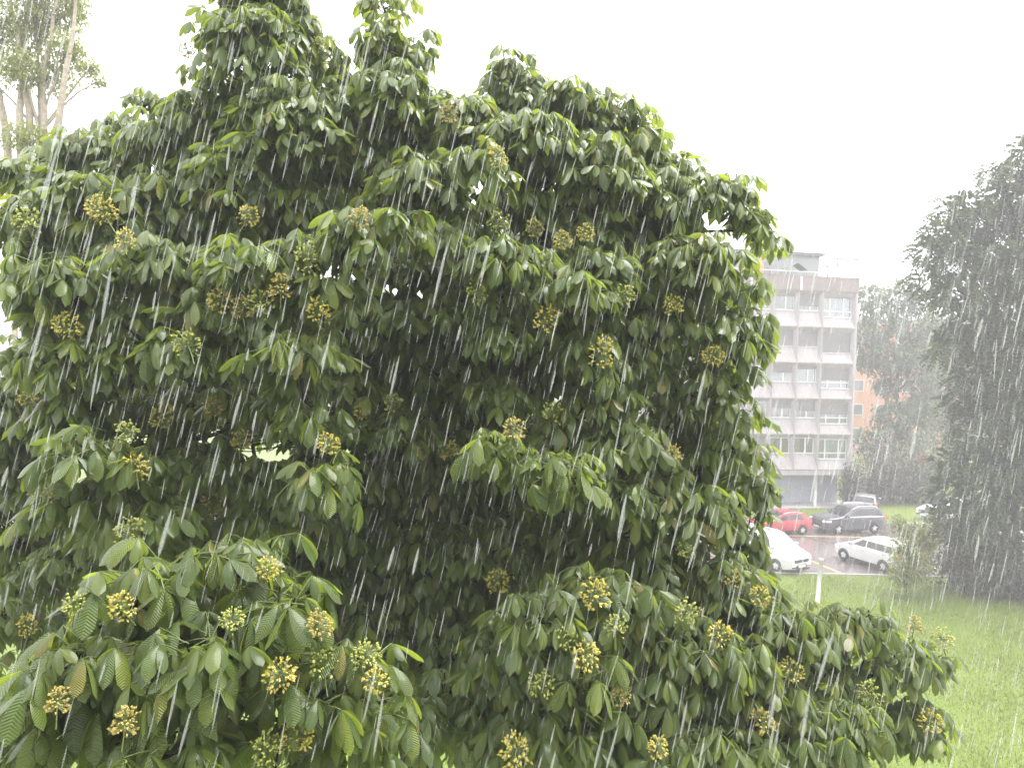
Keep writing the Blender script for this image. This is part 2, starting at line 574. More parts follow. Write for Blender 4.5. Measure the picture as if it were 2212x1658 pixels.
    for fl in range(5):
        x = 0.0
        for bi, w in enumerate(widths):
            s = fl_wide if bi == 0 else fl_nar
            pn = link('facade_panel', bay_panel(w, s), root)
            pn.location = (x, 0, Z0 + fl * FH)
            fm, panes = window(w, s, bi == 0)
            fr = link('window', fm, root)
            fr.location = (x, 0, Z0 + fl * FH)
            for pm, _r in panes: link('pane', pm, fr)
            m = MB(); zr = FH - s['lintel']
            m.box(-w + s['side'] - 0.02, -s['side'] + 0.02, REC + 0.145, REC + 0.155, zr - s['h'] - 0.03, zr + 0.02)
            m.build('interior_shade_panel', M['interior_shade'], fr)  # thin panel painted dark for the shade behind the panes
            amt = shut.get((fl, bi), rr.choice([0, 0.3, 0.6, 1.0]))
            x0, x1 = -w + s['side'] + 0.012, -s['side'] - 0.012
            z1 = FH - s['lintel'] - 0.004
            hh = amt * (s['h'] - 0.03)
            if amt > 0.01:
                m = MB()
                ns = max(1, int(round(hh / 0.075)))
                for q in range(ns):
                    za, zb = z1 - hh * (q + 1) / ns, z1 - hh * q / ns
                    m.add([(x0, REC + 0.022, zb), (x1, REC + 0.022, zb), (x1, REC + 0.006, (za + zb) / 2), (x0, REC + 0.006, (za + zb) / 2), (x1, REC + 0.02, za), (x0, REC + 0.02, za)],
                          [(3, 2, 1, 0), (5, 4, 2, 3)])
                m.box(x0, x1, REC - 0.002, REC + 0.024, z1 - hh - 0.04, z1 - hh - 0.001)
                m.build('roller_shutter', M['shutter'], fr)
            cm = curt.get((fl, bi))
            if cm:
                m = MB()
                xa, xb = x0 + 0.05, x1 - 0.05
                zb0 = FH - s['lintel'] - s['h'] + 0.08
                if cm == 'curtain_pink':
                    spans = [(xa, xa + 0.3 * (xb - xa)), (xb - 0.38 * (xb - xa), xb)]
                else:
                    spans = [(xa, xb)]
                for (sa, sb) in spans:
                    m.grid(lambda u, v: (sa + (sb - sa) * u, REC + 0.125 + 0.012 * math.sin(u * 40 * (sb - sa)), zb0 + (s['h'] - 0.16) * v), max(6, int(26 * (sb - sa))), 1)
                cb = m.build('curtain', M[cm], fr, True)
            x -= w
    TOT = -x
    ZT = Z0 + 5 * FH
    # shell behind the panels: rear, roof, sides
    m = MB()
    m.box(-TOT, 0, REC + 0.16, 12, Z0 - 0.02, ZT)
    m.build('wall', M['facade'], root)
    for xa in (0.0, -TOT - 0.14):
        m = MB(); m.box(xa, xa + 0.14, 0.0, 12, Z0 - 0.02, ZT - 0.004)
        m.build('end_wall', M['facade'], root)
    m = MB(); m.box(-TOT - 0.1, 0.1, 0.05, 12, Z0 - 0.42, Z0 - 0.024)
    m.build('edge_beam', M['facade'], root)
    # parapet panels, two bays each
    xs = [0.14, -(2.77 + 2.03), -(2.77 + 3 * 2.03), -(2.77 + 5 * 2.03), -TOT - 0.14]
    for a_, b_ in zip(xs, xs[1:]):
        m = MB()
        m.box(b_ + 0.03, a_ - 0.0, -0.10, 0.10, ZT + 0.004, ZT + 1.05)
        m.box(b_ + 0.03, a_ - 0.0, -0.13, 0.14, ZT + 1.052, ZT + 1.11)
        m.build('parapet_panel', M['parapet'], root)
        m = MB(); m.box(b_ + 0.0, b_ + 0.16, -0.125, -0.102, ZT + 0.01, ZT + 1.05)
        if b_ > -TOT: m.build('downpipe_cover', M['frame_white'], root)
    m = MB(); m.box(-TOT, 0.1, 0.15, 12, ZT + 0.004, ZT + 0.3)
    m.build('roof', M['penthouse'], root)
    # set-back penthouse
    m = MB(); m.box(-TOT + 1, -2.0, 2.0, 10, ZT + 0.304, ZT + 2.95)
    ph = m.build('penthouse', M['penthouse'], root)
    m = MB(); m.box(-TOT + 0.7, -1.75, 1.6, 10.3, ZT + 2.955, ZT + 3.1)
    m.box(-TOT + 0.6, -1.70, 1.5, 10.4, ZT + 3.105, ZT + 3.15)
    m.build('roof_slab', M['metal'], ph)
    m = MB(); m.box(-7.3, -6.1, 1.94, 1.99, ZT + 0.5, ZT + 2.3)
    m.build('terrace_window', M['window_glass'], ph)
    m = MB()
    for q in range(7): m.box(-7.3, -6.1, 1.90, 1.935, ZT + 1.3 + q * 0.14, ZT + 1.42 + q * 0.14)
    m.build('roller_shutter', M['shutter'], ph)
    # low railing along the parapet and the tall windscreen at the end
    m = MB()
    m.tube([(-TOT, 0, ZT + 1.42), (0.08, 0, ZT + 1.42)], [0.022] * 2, 6)
    for q in range(15): m.tube([(-q * 1.2 + 0.05, 0, ZT + 1.11), (-q * 1.2 + 0.05, 0, ZT + 1.42)], [0.016] * 2, 5)
    m.build('railing', M['frame_white'], root)
    m = MB()
    zt, zb = ZT + 2.55, ZT + 1.11
    for xx in (-2.5, -1.7, -0.85, 0.06): m.tube([(xx, 0.03, zb), (xx, 0.03, zt)], [0.05] * 2, 5)
    m.tube([(-2.5, 0.03, zt), (0.06, 0.03, zt)], [0.06] * 2, 5)
    m.tube([(0.06, 0.03, zt), (0.06, 5.0, zt)], [0.06] * 2, 5)
    m.tube([(0.06, 5.0, zb), (0.06, 5.0, zt)], [0.022] * 2, 5)
    m.tube([(-0.4, 0.03, zb), (0.06, 0.03, zt - 0.35)], [0.016] * 2, 5)
    m.tube([(-0.95, 0.04, zb + 0.14), (-0.2, 0.04, zb + 0.24)], [0.02] * 2, 5)
    m.build('windscreen_frame', M['metal'], root)
    for xa, xb in ((-2.47, -1.73), (-1.67, -0.88), (-0.82, 0.03)):
        m = MB(); m.box(xa, xb, 0.025, 0.035, zb + 0.03, zt - 0.03)
        m.build('windscreen_pane', M['screen'], root)
    # recessed ground floor with pillars at the front edge
    m = MB(); m.box(-TOT, -0.003, 1.6, 11.9, 0, Z0 - 0.424)
    gw = m.build('ground_floor_wall', M['ground_wall'], root)
    for q in range(5):
        xx = -1.6 - q * 3.1
        m = MB()
        for r_ in range(6): m.box(xx - 2.5, xx - 0.1, 1.555, 1.595, 0.06 + r_ * 0.37, 0.415 + r_ * 0.37)
        m.build('garage_door', M['ground_wall'], gw)
    for q in range(5):
        xx = -2.77 - 0.02 - q * 3.6 if q else -2.75
        m = MB(); m.tube([(xx, 0.22, 0), (xx, 0.22, Z0 - 0.424)], [0.11, 0.11], 10)
        m.build('pillar', M['white_post'], root, True)
    m = MB(); m.grid(lambda u, v: (-TOT - 1 + (TOT + 2.2) * u, -0.6 + 3.2 * v, 0.012), 2, 1)
    m.build('plinth_paving', M['kerb'], root)
    return root, ZT, corner


block, ZT, corner = build_block()


def loc_block(x, y, z):
    a = rad(9.4)
    return (corner[0] + x * math.cos(a) - y * math.sin(a), corner[1] + x * math.sin(a) + y * math.cos(a), z)


# unseen house facade added behind the camera, blocking light to darken the chestnut's hollows
hb = empty('added_house_facade', (0, -1.3, 0))
tag(hb, kind='structure')
M['bounce_render'] = concrete('white bounce render', (0.74, 0.73, 0.71), (0.6, 0.59, 0.56), 0.4)  # bright white chosen so the added wall bounces some light back
m = MB(); m.box(-13, 11, -10, 0, 0, 14.2); m.build('wall', M['bounce_render'], hb)
m = MB(); m.box(-13.5, 11.5, -10.5, 0.5, 14.203, 14.5); m.build('roof', M['penthouse'], hb)

# things on the roof terrace
tp = empty('garden_swing', loc_block(-4.75, 0.95, ZT + 0.3), rad(9.4))
tag(tp, 'grey garden swing with a pitched canopy on the roof terrace', 'garden swing')
m = MB()
m.add([(-0.85, -0.5, 1.35), (0.85, -0.5, 1.3), (0, -0.5, 1.85), (-0.85, 0.5, 1.35), (0.85, 0.5, 1.3), (0, 0.5, 1.85)],
      [(0, 2, 5, 3), (1, 4, 5, 2)])
for o in m.f[:]: pass
m.build('canopy', M['metal'], tp)
m = MB()
for sx in (-0.8, 0.8):
    for sy in (-0.45, 0.45): m.tube([(sx, sy, 0), (sx, sy, 1.38)], [0.03] * 2, 5)
m.build('frame', M['metal'], tp)
m = MB(); m.box(-0.6, 0.6, -0.2, 0.25, 0.42, 0.52); m.box(-0.6, 0.6, 0.2, 0.28, 0.5, 1.0)
m.build('seat', M['curtain_pink'], tp)

tp = empty('folded_parasol', loc_block(-7.75, 0.7, ZT + 0.3), rad(9.4))
tag(tp, 'orange parasol at the left end of the visible roof terrace', 'parasol')
m = MB(); m.lathe([(0.03, 0.6), (0.32, 1.0), (0.26, 1.6), (0.03, 2.15)], 10, 'z'); m.build('canopy', M['orange_cloth'], tp, True)
m = MB(); m.tube([(0, 0, 0), (0, 0, 2.2)], [0.025] * 2, 6); m.build('pole', M['metal'], tp)

tp = empty('roof_aerial', loc_block(-5.3, 4, ZT + 3.15), rad(9.4))
tag(tp, 'small branched aerial on the flat penthouse roof', 'aerial')
m = MB(); m.tube([(0, 0, 0), (0, 0, 0.75)], [0.02] * 2, 5); m.build('mast', M['metal'], tp)
m = MB()
for q, (dx, dz) in enumerate(((-0.5, 0.55), (-0.28, 0.7), (0.3, 0.72), (0.52, 0.5), (-0.15, 0.85), (0.14, 0.9))):
    m.tube([(0, 0, 0.2 + 0.05 * q), (dx, 0.05 * (q - 3), 0.25 + dz)], [0.018, 0.012], 4)
m.build('element', M['metal'], tp)

# orange block further back, seen through the trees
ob = empty('orange_building', (36.5, 94, 0), rad(8))
tag(ob, 'orange rendered block half hidden behind the hazy trees', 'building')
m = MB(); m.box(-4, 26, 0, 12, 0, 17); m.build('wall', M['orange_wall'], ob)
m = MB(); m.box(-4.2, 26.2, -0.2, 12.2, 17.003, 17.4); m.build('roof', M['penthouse'], ob)
wm = MB(); wm.box(-0.7, 0.7, -0.06, 0.05, -0.75, 0.75)
wframe = wm.mesh('window', M['frame_white'])
pm = MB(); pm.box(-0.6, 0.6, -0.075, -0.062, -0.65, 0.65)
pane = pm.mesh('pane', M['window_glass'])
for fz in range(5):
    for fx in range(8):
        o = link('window', wframe, ob); o.location = (-2 + fx * 3.4, 0, 2.6 + fz * 3.1)
        link('pane', pane, o)


# ------------------------------------------------------------------ vehicles
def make_wheel(r):
    t = MB()
    t.lathe([(r * 0.62, -0.10), (r * 0.93, -0.105), (r, -0.07), (r, 0.07), (r * 0.93, 0.105), (r * 0.62, 0.10), (r * 0.62, -0.10)], 22)
    rim = MB()
    rim.lathe([(r * 0.64, -0.085), (r * 0.56, -0.092), (r * 0.55, -0.02), (0.01, -0.02)], 22)
    rim.lathe([(r * 0.64, 0.085), (r * 0.56, 0.092), (r * 0.55, 0.02), (0.01, 0.02)], 22)
    sp = MB()
    for sgn in (-1, 1):
        for q in range(5):
            a0 = q * 2 * math.pi / 5 + 0.3
            for (ra, rb, w) in ((0.04, r * 0.58, 0.035),):
                c, s = math.cos(a0), math.sin(a0)
                vs = []
                for rr_, ww in ((ra, w * 1.2), (rb, w)):
                    for yy in (0.03, 0.088):
                        for dd in (-ww, ww):
                            vs.append((c * rr_ - s * dd, sgn * yy, s * rr_ + c * dd))
                sp.add(vs, [(0, 1, 3, 2), (4, 6, 7, 5), (0, 4, 5, 1), (2, 3, 7, 6), (0, 2, 6, 4), (1, 5, 7, 3)])
        sp.lathe([(0.065, sgn * 0.03), (0.06, sgn * 0.092), (0.005, sgn * 0.095)], 10)
    return t.mesh('tyre', M['tyre'], True), rim.mesh('rim', M['trim'], True), sp.mesh('spokes', M['rim'])


WHEELS = {}


def car(name, label, loc, heading, prof, W, paint, belt, side_glass, ws, rw, wheels, wr=0.32, group='cars parked in the car park',
        cat='car', dark_bumper=False, rails=False, front=True, tail='tail', doors=(), grille=(0.62, 0.74)):
    root = empty(name, (loc[0], loc[1], 0.004), heading)
    tag(root, label, cat, group)
    xs_, ts_ = np.array([p[0] for p in prof])[::-1], np.array([p[1] for p in prof])[::-1]
    X0, X1 = xs_[0], xs_[-1]
    hw0 = W / 2

    def T(x): return float(np.interp(x, xs_, ts_))

    def Wx(x):
        e = min(x - X0, X1 - x)
        return hw0 * (1 - 0.16 * max(0.0, 1 - e / 0.55) ** 2)

    def hw(x, z):
        g = 1 - 0.10 * max(0, (0.5 - z) / 0.3) ** 2 * 0.6
        y = Wx(x) * g
        if z > belt - 0.12: y -= 0.05 * min(1, (z - belt + 0.12) / 0.12) ** 2
        if z > belt: y -= 0.34 * (z - belt)
        return y

    st = sorted(set(list(np.linspace(X0, X1, 34)) + list(xs_)))
    fr_ = [0, 0.08, 0.25, 0.42, 0.58, 0.72, 0.84, 0.93, 1.0]

    def ring(x):
        t = T(x)
        zb = 0.21 + 0.10 * max(0, 1 - min(x - X0, X1 - x) / 0.4)
        pts = []
        for f in fr_:
            z = zb + (t - 0.055 - zb) * f
            pts.append((x, hw(x, z), z))
        h = hw(x, t - 0.055)
        pts += [(x, h - 0.02, t - 0.022), (x, h - 0.07, t - 0.004), (x, h * 0.5, t + 0.012), (x, 0, t + 0.018)]
        full = pts + [(p[0], -p[1], p[2]) for p in pts[-2::-1]]
        return full

    m = MB()
    rings = [ring(x) for x in st]
    n = len(rings[0])
    b0 = m.add([p for r in rings for p in r], [])
    for i in range(len(rings) - 1):
        for q in range(n - 1):
            m.f.append((b0 + i * n + q, b0 + i * n + q + 1, b0 + (i + 1) * n + q + 1, b0 + (i + 1) * n + q))
        m.f.append((b0 + i * n + n - 1, b0 + i * n, b0 + (i + 1) * n, b0 + (i + 1) * n + n - 1))
    m.f.append(tuple(b0 + q for q in range(n)))
    m.f.append(tuple(b0 + (len(rings) - 1) * n + n - 1 - q for q in range(n)))
    m.build('body', paint, root, True)

    def side_patch(x0b, x1b, x0t, x1t, zb, zt, sg, off, nu=6, nv=4):
        def fn(u, v):
            z = zb + (zt - zb) * v
            x = (x0b + (x1b - x0b) * u) * (1 - v) + (x0t + (x1t - x0t) * u) * v
            return (x, sg * (hw(x, z) + off), z)
        g = MB(); g.grid(fn, nu, nv)
        return g

    def top_patch(xa, xb, inset, off, nu=6, nv=8):
        def fn(u, v):
            x = xa + (xb - xa) * u
            h = hw(x, T(x) - 0.055) - inset
            y = -h + 2 * h * v
            z = T(x) + 0.018 - 0.014 * abs(y / max(h, 0.01)) + off
            dx = 0.02 if (T(x + 0.03) - T(x - 0.03)) < 0 else -0.02
            return (x + (dx if abs(T(x + 0.05) - T(x - 0.05)) > 0.03 else 0), y, z)
        g = MB(); g.grid(fn, nu, nv)
        return g

    for sg in (-1, 1):
        for (a, b, c, d) in side_glass:
            side_patch(a, b, c, d, belt + 0.02, min(T(c), T(d)) - 0.12, sg, 0.008).build('side_window', M['car_glass'], root, True)
        for (a, b) in doors:
            dd = side_patch(a, b, a, b, 0.33, belt - 0.02, sg, 0.006).build('door', paint, root, True)
            h_ = MB(); zc = belt - 0.14; xh = b + 0.14
            h_.box(xh, xh + 0.18, sg * hw(xh, zc) + sg * 0.01 - 0.012, sg * hw(xh, zc) + sg * 0.01 + 0.012, zc - 0.015, zc + 0.015)
            h_.build('handle', paint if not dark_bumper else M['trim'], dd)
        # sill
        side_patch(wheels[1] + 0.4, wheels[0] - 0.4, wheels[1] + 0.4, wheels[0] - 0.4, 0.22, 0.31, sg, 0.012).build('sill', M['trim'], root, True)
        # mirror
        mm = MB(); xm = ws[0] - 0.28
        ym = sg * (hw(xm, belt + 0.02) + 0.12)
        mm.lathe([(0.01, -0.11), (0.075, -0.09), (0.09, 0.0), (0.075, 0.09), (0.01, 0.11)], 10, 'y', (xm, ym, belt + 0.07))
        mm.build('mirror', paint, root, True)
        if front:
            lh = MB()
            xl = X1 - 0.42
            zl = T(X1 - 0.25) - 0.12
            lh.grid(lambda u, v: (xl + 0.36 * u, sg * (hw(xl + 0.36 * u, zl) + 0.008), zl - 0.09 + (0.10 + 0.05 * (1 - u)) * v), 5, 2)
            lh.grid(lambda u, v: (float(np.interp(zl - 0.09 + 0.12 * v, [q[1] for q in prof if q[0] > wheels[0]], [q[0] for q in prof if q[0] > wheels[0]])) + 0.015, sg * (Wx(X1) * (1.0 - 0.30 * (1 - u))), zl - 0.09 + 0.12 * v), 3, 3)
            lh.build('headlight', M['lamp'], root, True)
        tl = MB()
        zt0 = belt - 0.22
        tl.grid(lambda u, v: (X0 + 0.02 + 0.2 * u, sg * (hw(X0 + 0.02 + 0.2 * u, zt0 + 0.25 * v) + 0.009), zt0 + 0.25 * v), 4, 3)
        tl.grid(lambda u, v: (X0 - 0.012 + max(0, (zt0 + 0.25 * v) - 0.8) * 0.08, sg * Wx(X0) * (1.0 - 0.25 * u), zt0 + 0.25 * v), 2, 3)
        tl.build('tail_light', M[tail], root, True)
        if rails:
            r_ = MB()
            x0r, x1r = rw[0] + 0.5, ws[1] - 0.3
            pts = []
            for q in range(9):
                x = x0r + (x1r - x0r) * q / 8
                pts.append((x, sg * (hw(x, T(x) - 0.055) - 0.06), T(x) + (0.05 if 0 < q < 8 else 0.0)))
            r_.tube(pts, [0.034] * 9, 6)
            r_.build('roof_rail', M['chrome'], root, True)
            side_patch(side_glass[-1][1], side_glass[0][0] + 0.1, side_glass[-1][1], side_glass[0][0] + 0.1, belt - 0.025, belt + 0.025, sg, 0.014, 10, 1).build('window_strip', M['chrome'], root, True)
    top_patch(ws[0] - 0.02, ws[1] + 0.03, 0.09, 0.012).build('windscreen', M['car_glass'] if paint != M['white_paint'] or not dark_bumper else M['van_glass'], root, True)
    top_patch(rw[0] + 0.02, rw[1] - 0.02, 0.10, 0.012).build('rear_window', M['car_glass'], root, True)
    # grille, lower bumper, plates
    fz = [(t_, x_) for x_, t_ in prof if x_ > wheels[0]]

    def xf(z): return float(np.interp(z, [q[0] for q in fz], [q[1] for q in fz]))
    g = MB(); g.grid(lambda u, v: (xf(grille[0] + (grille[1] - grille[0]) * v) + 0.02, Wx(X1) * 0.70 * (2 * u - 1), grille[0] + (grille[1] - grille[0]) * v), 8, 3)
    g.build('grille', M['trim'], root)
    if dark_bumper:
        g = MB()
        g.grid(lambda u, v: (X1 + 0.02 - 0.13 * abs(2 * u - 1) ** 3, Wx(X1) * 1.0 * (2 * u - 1), 0.2 + 0.27 * v), 8, 2)
        g.build('bumper', M['trim'], root)
        g = MB()
        g.grid(lambda u, v: (X1 + 0.018 - 0.13 * abs(2 * u - 1) ** 3, Wx(X1) * 0.99 * (2 * u - 1), 0.475 + 0.075 * v), 8, 1)
        g.build('bumper_strip', paint, root)
    for xe, sgn in ((X1 + 0.03, 1), (X0 - 0.03, -1)):
        g = MB(); g.box(xe - 0.008, xe + 0.008, -0.26, 0.26, 0.36, 0.46)
        g.build('number_plate', M['plate'], root)
    # wheels with dark arches
    if wr not in WHEELS: WHEELS[wr] = make_wheel(wr)
    tm, rm, sm = WHEELS[wr]
    for xw in wheels:
        for sg in (-1, 1):
            yw = sg * (hw(xw, 0.5) - 0.085)
            a = MB()
            nseg = 16
            vs, fs = [], []
            for q in range(nseg + 1):
                an = -0.35 + (math.pi + 0.7) * q / nseg
                for rr_, off in ((wr * 0.5, 0.006), (wr * 1.17, 0.006), (wr * 1.17, 0.0 - 0.04)):
                    xx, zz = xw + rr_ * math.cos(an), wr + rr_ * math.sin(an)
                    vs.append((xx, sg * (hw(xw, 0.5) + off), zz))
            for q in range(nseg):
                for j in range(2):
                    fs.append((q * 3 + j, q * 3 + j + 1, q * 3 + 3 + j + 1, q * 3 + 3 + j))
            a.add(vs, fs)
            a.build('wheel_arch', M['trim'], root)
            wl = link('wheel', None, root)
            wl.location = (xw, sg * (hw(xw, 0.5) - 0.075), wr)
            link('tyre', tm, wl); link('rim', rm, wl); link('spokes', sm, wl)
    return root


k = NT('van glass')
k.b.inputs['Base Color'].default_value = (0.24, 0.26, 0.27, 1)
k.b.inputs['Roughness'].default_value = 0.05
M['van_glass'] = k.m

P_HATCH = [(2.0, .42), (1.96, .60), (1.82, .74), (1.05, .92), (.80, .98), (-.02, 1.38), (-.3, 1.44), (-.9, 1.45), (-1.35, 1.38), (-1.78, 1.0), (-1.93, .86), (-1.98, .6), (-2.0, .42)]
P_SUV = [(2.32, .48), (2.29, .82), (2.15, .97), (1.25, 1.09), (1.0, 1.13), (.2, 1.60), (-.15, 1.68), (-1.4, 1.67), (-1.85, 1.58), (-2.18, 1.15), (-2.28, 1.0), (-2.31, .7), (-2.32, .48)]
P_MPV = [(2.05, .44), (2.02, .66), (1.88, .81), (1.35, .97), (1.12, 1.04), (.2, 1.50), (-.15, 1.575), (-1.4, 1.55), (-1.80, 1.47), (-1.94, 1.06), (-2.01, .85), (-2.04, .6), (-2.05, .44)]
P_VAN = [(2.3, .42), (2.27, .78), (2.12, .93), (1.65, 1.08), (1.45, 1.14), (.62, 1.76), (.25, 1.84), (-1.9, 1.84), (-2.15, 1.77), (-2.24, 1.15), (-2.28, .8), (-2.3, .42)]

ANG = math.atan2(-0.6, -2.57)
car('suv', 'charcoal estate car with silver roof rails and multi-spoke wheels beside the far grass', (22.32, 48.45), ANG, P_SUV, 1.86, M['dark_paint'], 1.10,
    [(.62, -.35, .12, -.35), (-.42, -1.32, -.42, -1.32), (-1.38, -2.0, -1.38, -1.72)], (1.0, .2), (-2.18, -1.82), (1.36, -1.32), 0.35, rails=True,
    doors=((.72, -.38), (-.40, -1.2)), grille=(0.60, 0.88))
car('hatchback', 'bright red hatchback parked nose away behind the white van', (17.35, 47.4), ANG, P_HATCH, 1.70, M['red_paint'], 0.94,
    [(.5, -.28, .05, -.28), (-.34, -1.35, -.34, -1.12)], (.80, -.02), (-1.78, -1.38), (1.24, -1.24), 0.31, doors=((.62, -.5),))
hx, hy = -0.40, 0.917
car('people_carrier', 'white compact people carrier seen from behind beside the pale bush', (19.95, 40.0), math.atan2(hy, hx), P_MPV, 1.76, M['white_paint'], 1.02,
    [(.72, -.10, .16, -.10), (-.17, -1.70, -.17, -1.62)], (1.12, .2), (-1.96, -1.80), (1.28, -1.27), 0.31, tail='orange_lamp',
    doors=((.78, -.2), (-.22, -.92)))
car('van', 'white van facing the lawn with a black grille and dark bumper', (13.95, 39.75), math.atan2(-0.86, 0.51), P_VAN, 1.84, M['white_paint'], 1.16,
    [(.95, .05, .48, .05), (-.02, -1.0, -.02, -1.0), (-1.08, -1.95, -1.08, -1.9)], (1.45, .62), (-2.24, -2.15), (1.42, -1.36), 0.32, cat='van',
    dark_bumper=True, doors=((1.0, .0), (-.02, -1.05)), grille=(0.60, 0.75))
car('saloon', 'silver car mostly hidden behind the charcoal estate car', (26.7, 55.2), rad(62), P_HATCH, 1.74, M['silver_paint'], 0.96,
    [(.5, -.28, .05, -.28), (-.34, -1.35, -.34, -1.12)], (.80, -.02), (-1.78, -1.38), (1.24, -1.24), 0.31)
car('white_car', 'white car glimpsed through the left skirt of the dusky tree', (31.6, 53.0), ANG, P_MPV, 1.76, M['white_paint'], 1.02,
    [(.72, -.10, .16, -.10), (-.17, -1.70, -.17, -1.62)], (1.12, .2), (-1.96, -1.80), (1.28, -1.27), 0.31)
car('white_car', 'white car glimpsed at the right edge behind the dusky tree', (29.2, 41.2), math.atan2(-hy, -hx), P_HATCH, 1.74, M['white_paint'], 0.96,
    [(.5, -.28, .05, -.28), (-.34, -1.35, -.34, -1.12)], (.80, -.02), (-1.78, -1.38), (1.24, -1.24), 0.31)

# white post on the near lawn
pb = at(1765, 1330, 33)
tp = empty('lawn_post', (pb[0], 33, 0))
tag(tp, 'slim white post leaning slightly on the lawn before the van', 'post')
m = MB(); m.tube([(0, 0, 0), (0.03, 0, 1.0), (0.11, 0, 2.0)], [0.095, 0.092, 0.09], 10); m.build('shaft', M['white_post'], tp, True)
m = MB(); m.lathe([(0.10, 1.99), (0.10, 2.03), (0.02, 2.05), (0.005, 2.05)], 12, 'z', (0.11, 0, 0)); m.build('cap', M['white_post'], tp, True)

# red sign in the haze
tp = empty('red_sign', (36.0, 64, 0))
tag(tp, 'small red sign on a pole in the haze beneath the far trees', 'sign')
m = MB(); m.tube([(0, 0, 0), (0, 0, 3.5)], [0.04] * 2, 6); m.build('pole', M['metal'], tp)
m = MB(); m.box(-0.75, 0.75, -0.10, -0.05, 2.6, 3.5); m.build('panel', M['red_cloth'], tp)


# ------------------------------------------------------------------ other trees and shrubs
def crown_mesh(name, lobes, n, leaf, m, droop=0.6, seed=1, pinnate=0, shell=0.55, gap=0.0, radial=0.0):
    """many small leaves (or pinnate sprays) spread through ellipsoid lobes; lobes: (cx,cy,cz,rx,ry,rz)"""
    g = np.random.default_rng(seed)
    L = np.array(lobes, float)
    vol = (L[:, 3] * L[:, 4] + L[:, 4] * L[:, 5] + L[:, 3] * L[:, 5])
    idx = g.choice(len(L), n, p=vol / vol.sum())
    d = g.normal(size=(n, 3)); d /= np.linalg.norm(d, axis=1)[:, None]
    r = shell + (1 - shell) * g.random(n) ** 0.7
    # ragged clumps
    lump = 1 + 0.22 * np.sin(d[:, 0] * 5 + idx) * np.cos(d[:, 2] * 6 + idx * 2) + 0.1 * g.normal(size=n)
    P = L[idx, :3] + d * L[idx, 3:6] * (r * lump)[:, None]
    P = P[P[:, 2] > 0.1]
    n = len(P)
    d = d[:n]
    if gap > 0:
        ph = np.sin(P[:, 0] * 1.9 + 1) * np.sin(P[:, 2] * 1.7) * np.sin(P[:, 1] * 1.3 + 2)
        keep = ph < (1 - gap)
        P = P[keep]; d = d[keep]; n = len(P)
    az = g.random(n) * 2 * np.pi
    el = -droop + g.normal(size=n) * 0.45
    A = np.stack([np.cos(az) * np.cos(el), np.sin(az) * np.cos(el), np.sin(el)], 1)      # leaf axis
    if radial:
        A = A * (1 - radial) + radial * (d + np.array([0, 0, -0.35])) + 0.25 * g.normal(size=(n, 3))
        A /= np.linalg.norm(A, axis=1)[:, None]
        az = np.arctan2(A[:, 1], A[:, 0])
    B = np.stack([-np.sin(az), np.cos(az), g.normal(size=n) * 0.4], 1)
    B /= np.linalg.norm(B, axis=1)[:, None]
    S = leaf * (0.6 + 0.8 * g.random(n))
    tint = g.random(n)
    if not pinnate:
        V = np.stack([P, P + A * S[:, None] * 0.45 + B * S[:, None] * 0.28, P + A * S[:, None] - np.array([0, 0, 1]) * S[:, None] * 0.15,
                      P + A * S[:, None] * 0.45 - B * S[:, None] * 0.28], 1).reshape(-1, 3)
        Q = np.arange(4 * n).reshape(-1, 4)
        T_ = np.repeat(tint, 4)
    else:
        Vs, Ts = [], []
        for q in range(pinnate):
            t = (q // 2 + 1) / (pinnate // 2 + 1)
            base = P + A * (S * t)[:, None] - np.array([0, 0, 1]) * (S * 0.45 * t * t)[:, None]
            sg = 1 if q % 2 else -1
            ax = A * 0.45 + B * sg * 0.8 - np.array([0, 0, 0.45])
            ax /= np.linalg.norm(ax, axis=1)[:, None]
            sd = np.cross(ax, B); sd /= np.linalg.norm(sd, axis=1)[:, None] + 1e-6
            sd = A * 0.6 + sd * 0.5
            l = (S * 0.42)[:, None]
            Vs.append(np.stack([base, base + ax * l * 0.5 + sd * l * 0.42, base + ax * l, base + ax * l * 0.5 - sd * l * 0.42], 1))
            Ts.append(np.repeat(tint, 4).reshape(-1, 4))
        V = np.concatenate(Vs, 0).reshape(-1, 3)
        T_ = np.concatenate(Ts, 0).ravel()
        Q = np.arange(len(V)).reshape(-1, 4)
    return quad_mesh(name, V, Q, m, None, T_, False)


def limb_pts(a, b, n=7, wob=0.08, sag=0.0, g=random):
    a, b = Vector(a), Vector(b)
    L = (b - a).length
    pts = []
    off = Vector((g.uniform(-1, 1), g.uniform(-1, 1), g.uniform(-0.3, 0.6))) * L * wob
    for i in range(n):
        t = i / (n - 1)
        p = a.lerp(b, t) + off * math.sin(t * math.pi) + Vector((0, 0, sag * L * math.sin(t * math.pi)))
        p += Vector((g.uniform(-1, 1), g.uniform(-1, 1), g.uniform(-1, 1))) * L * 0.012 * (1 if 0 < i < n - 1 else 0)
        pts.append(p)
    return pts


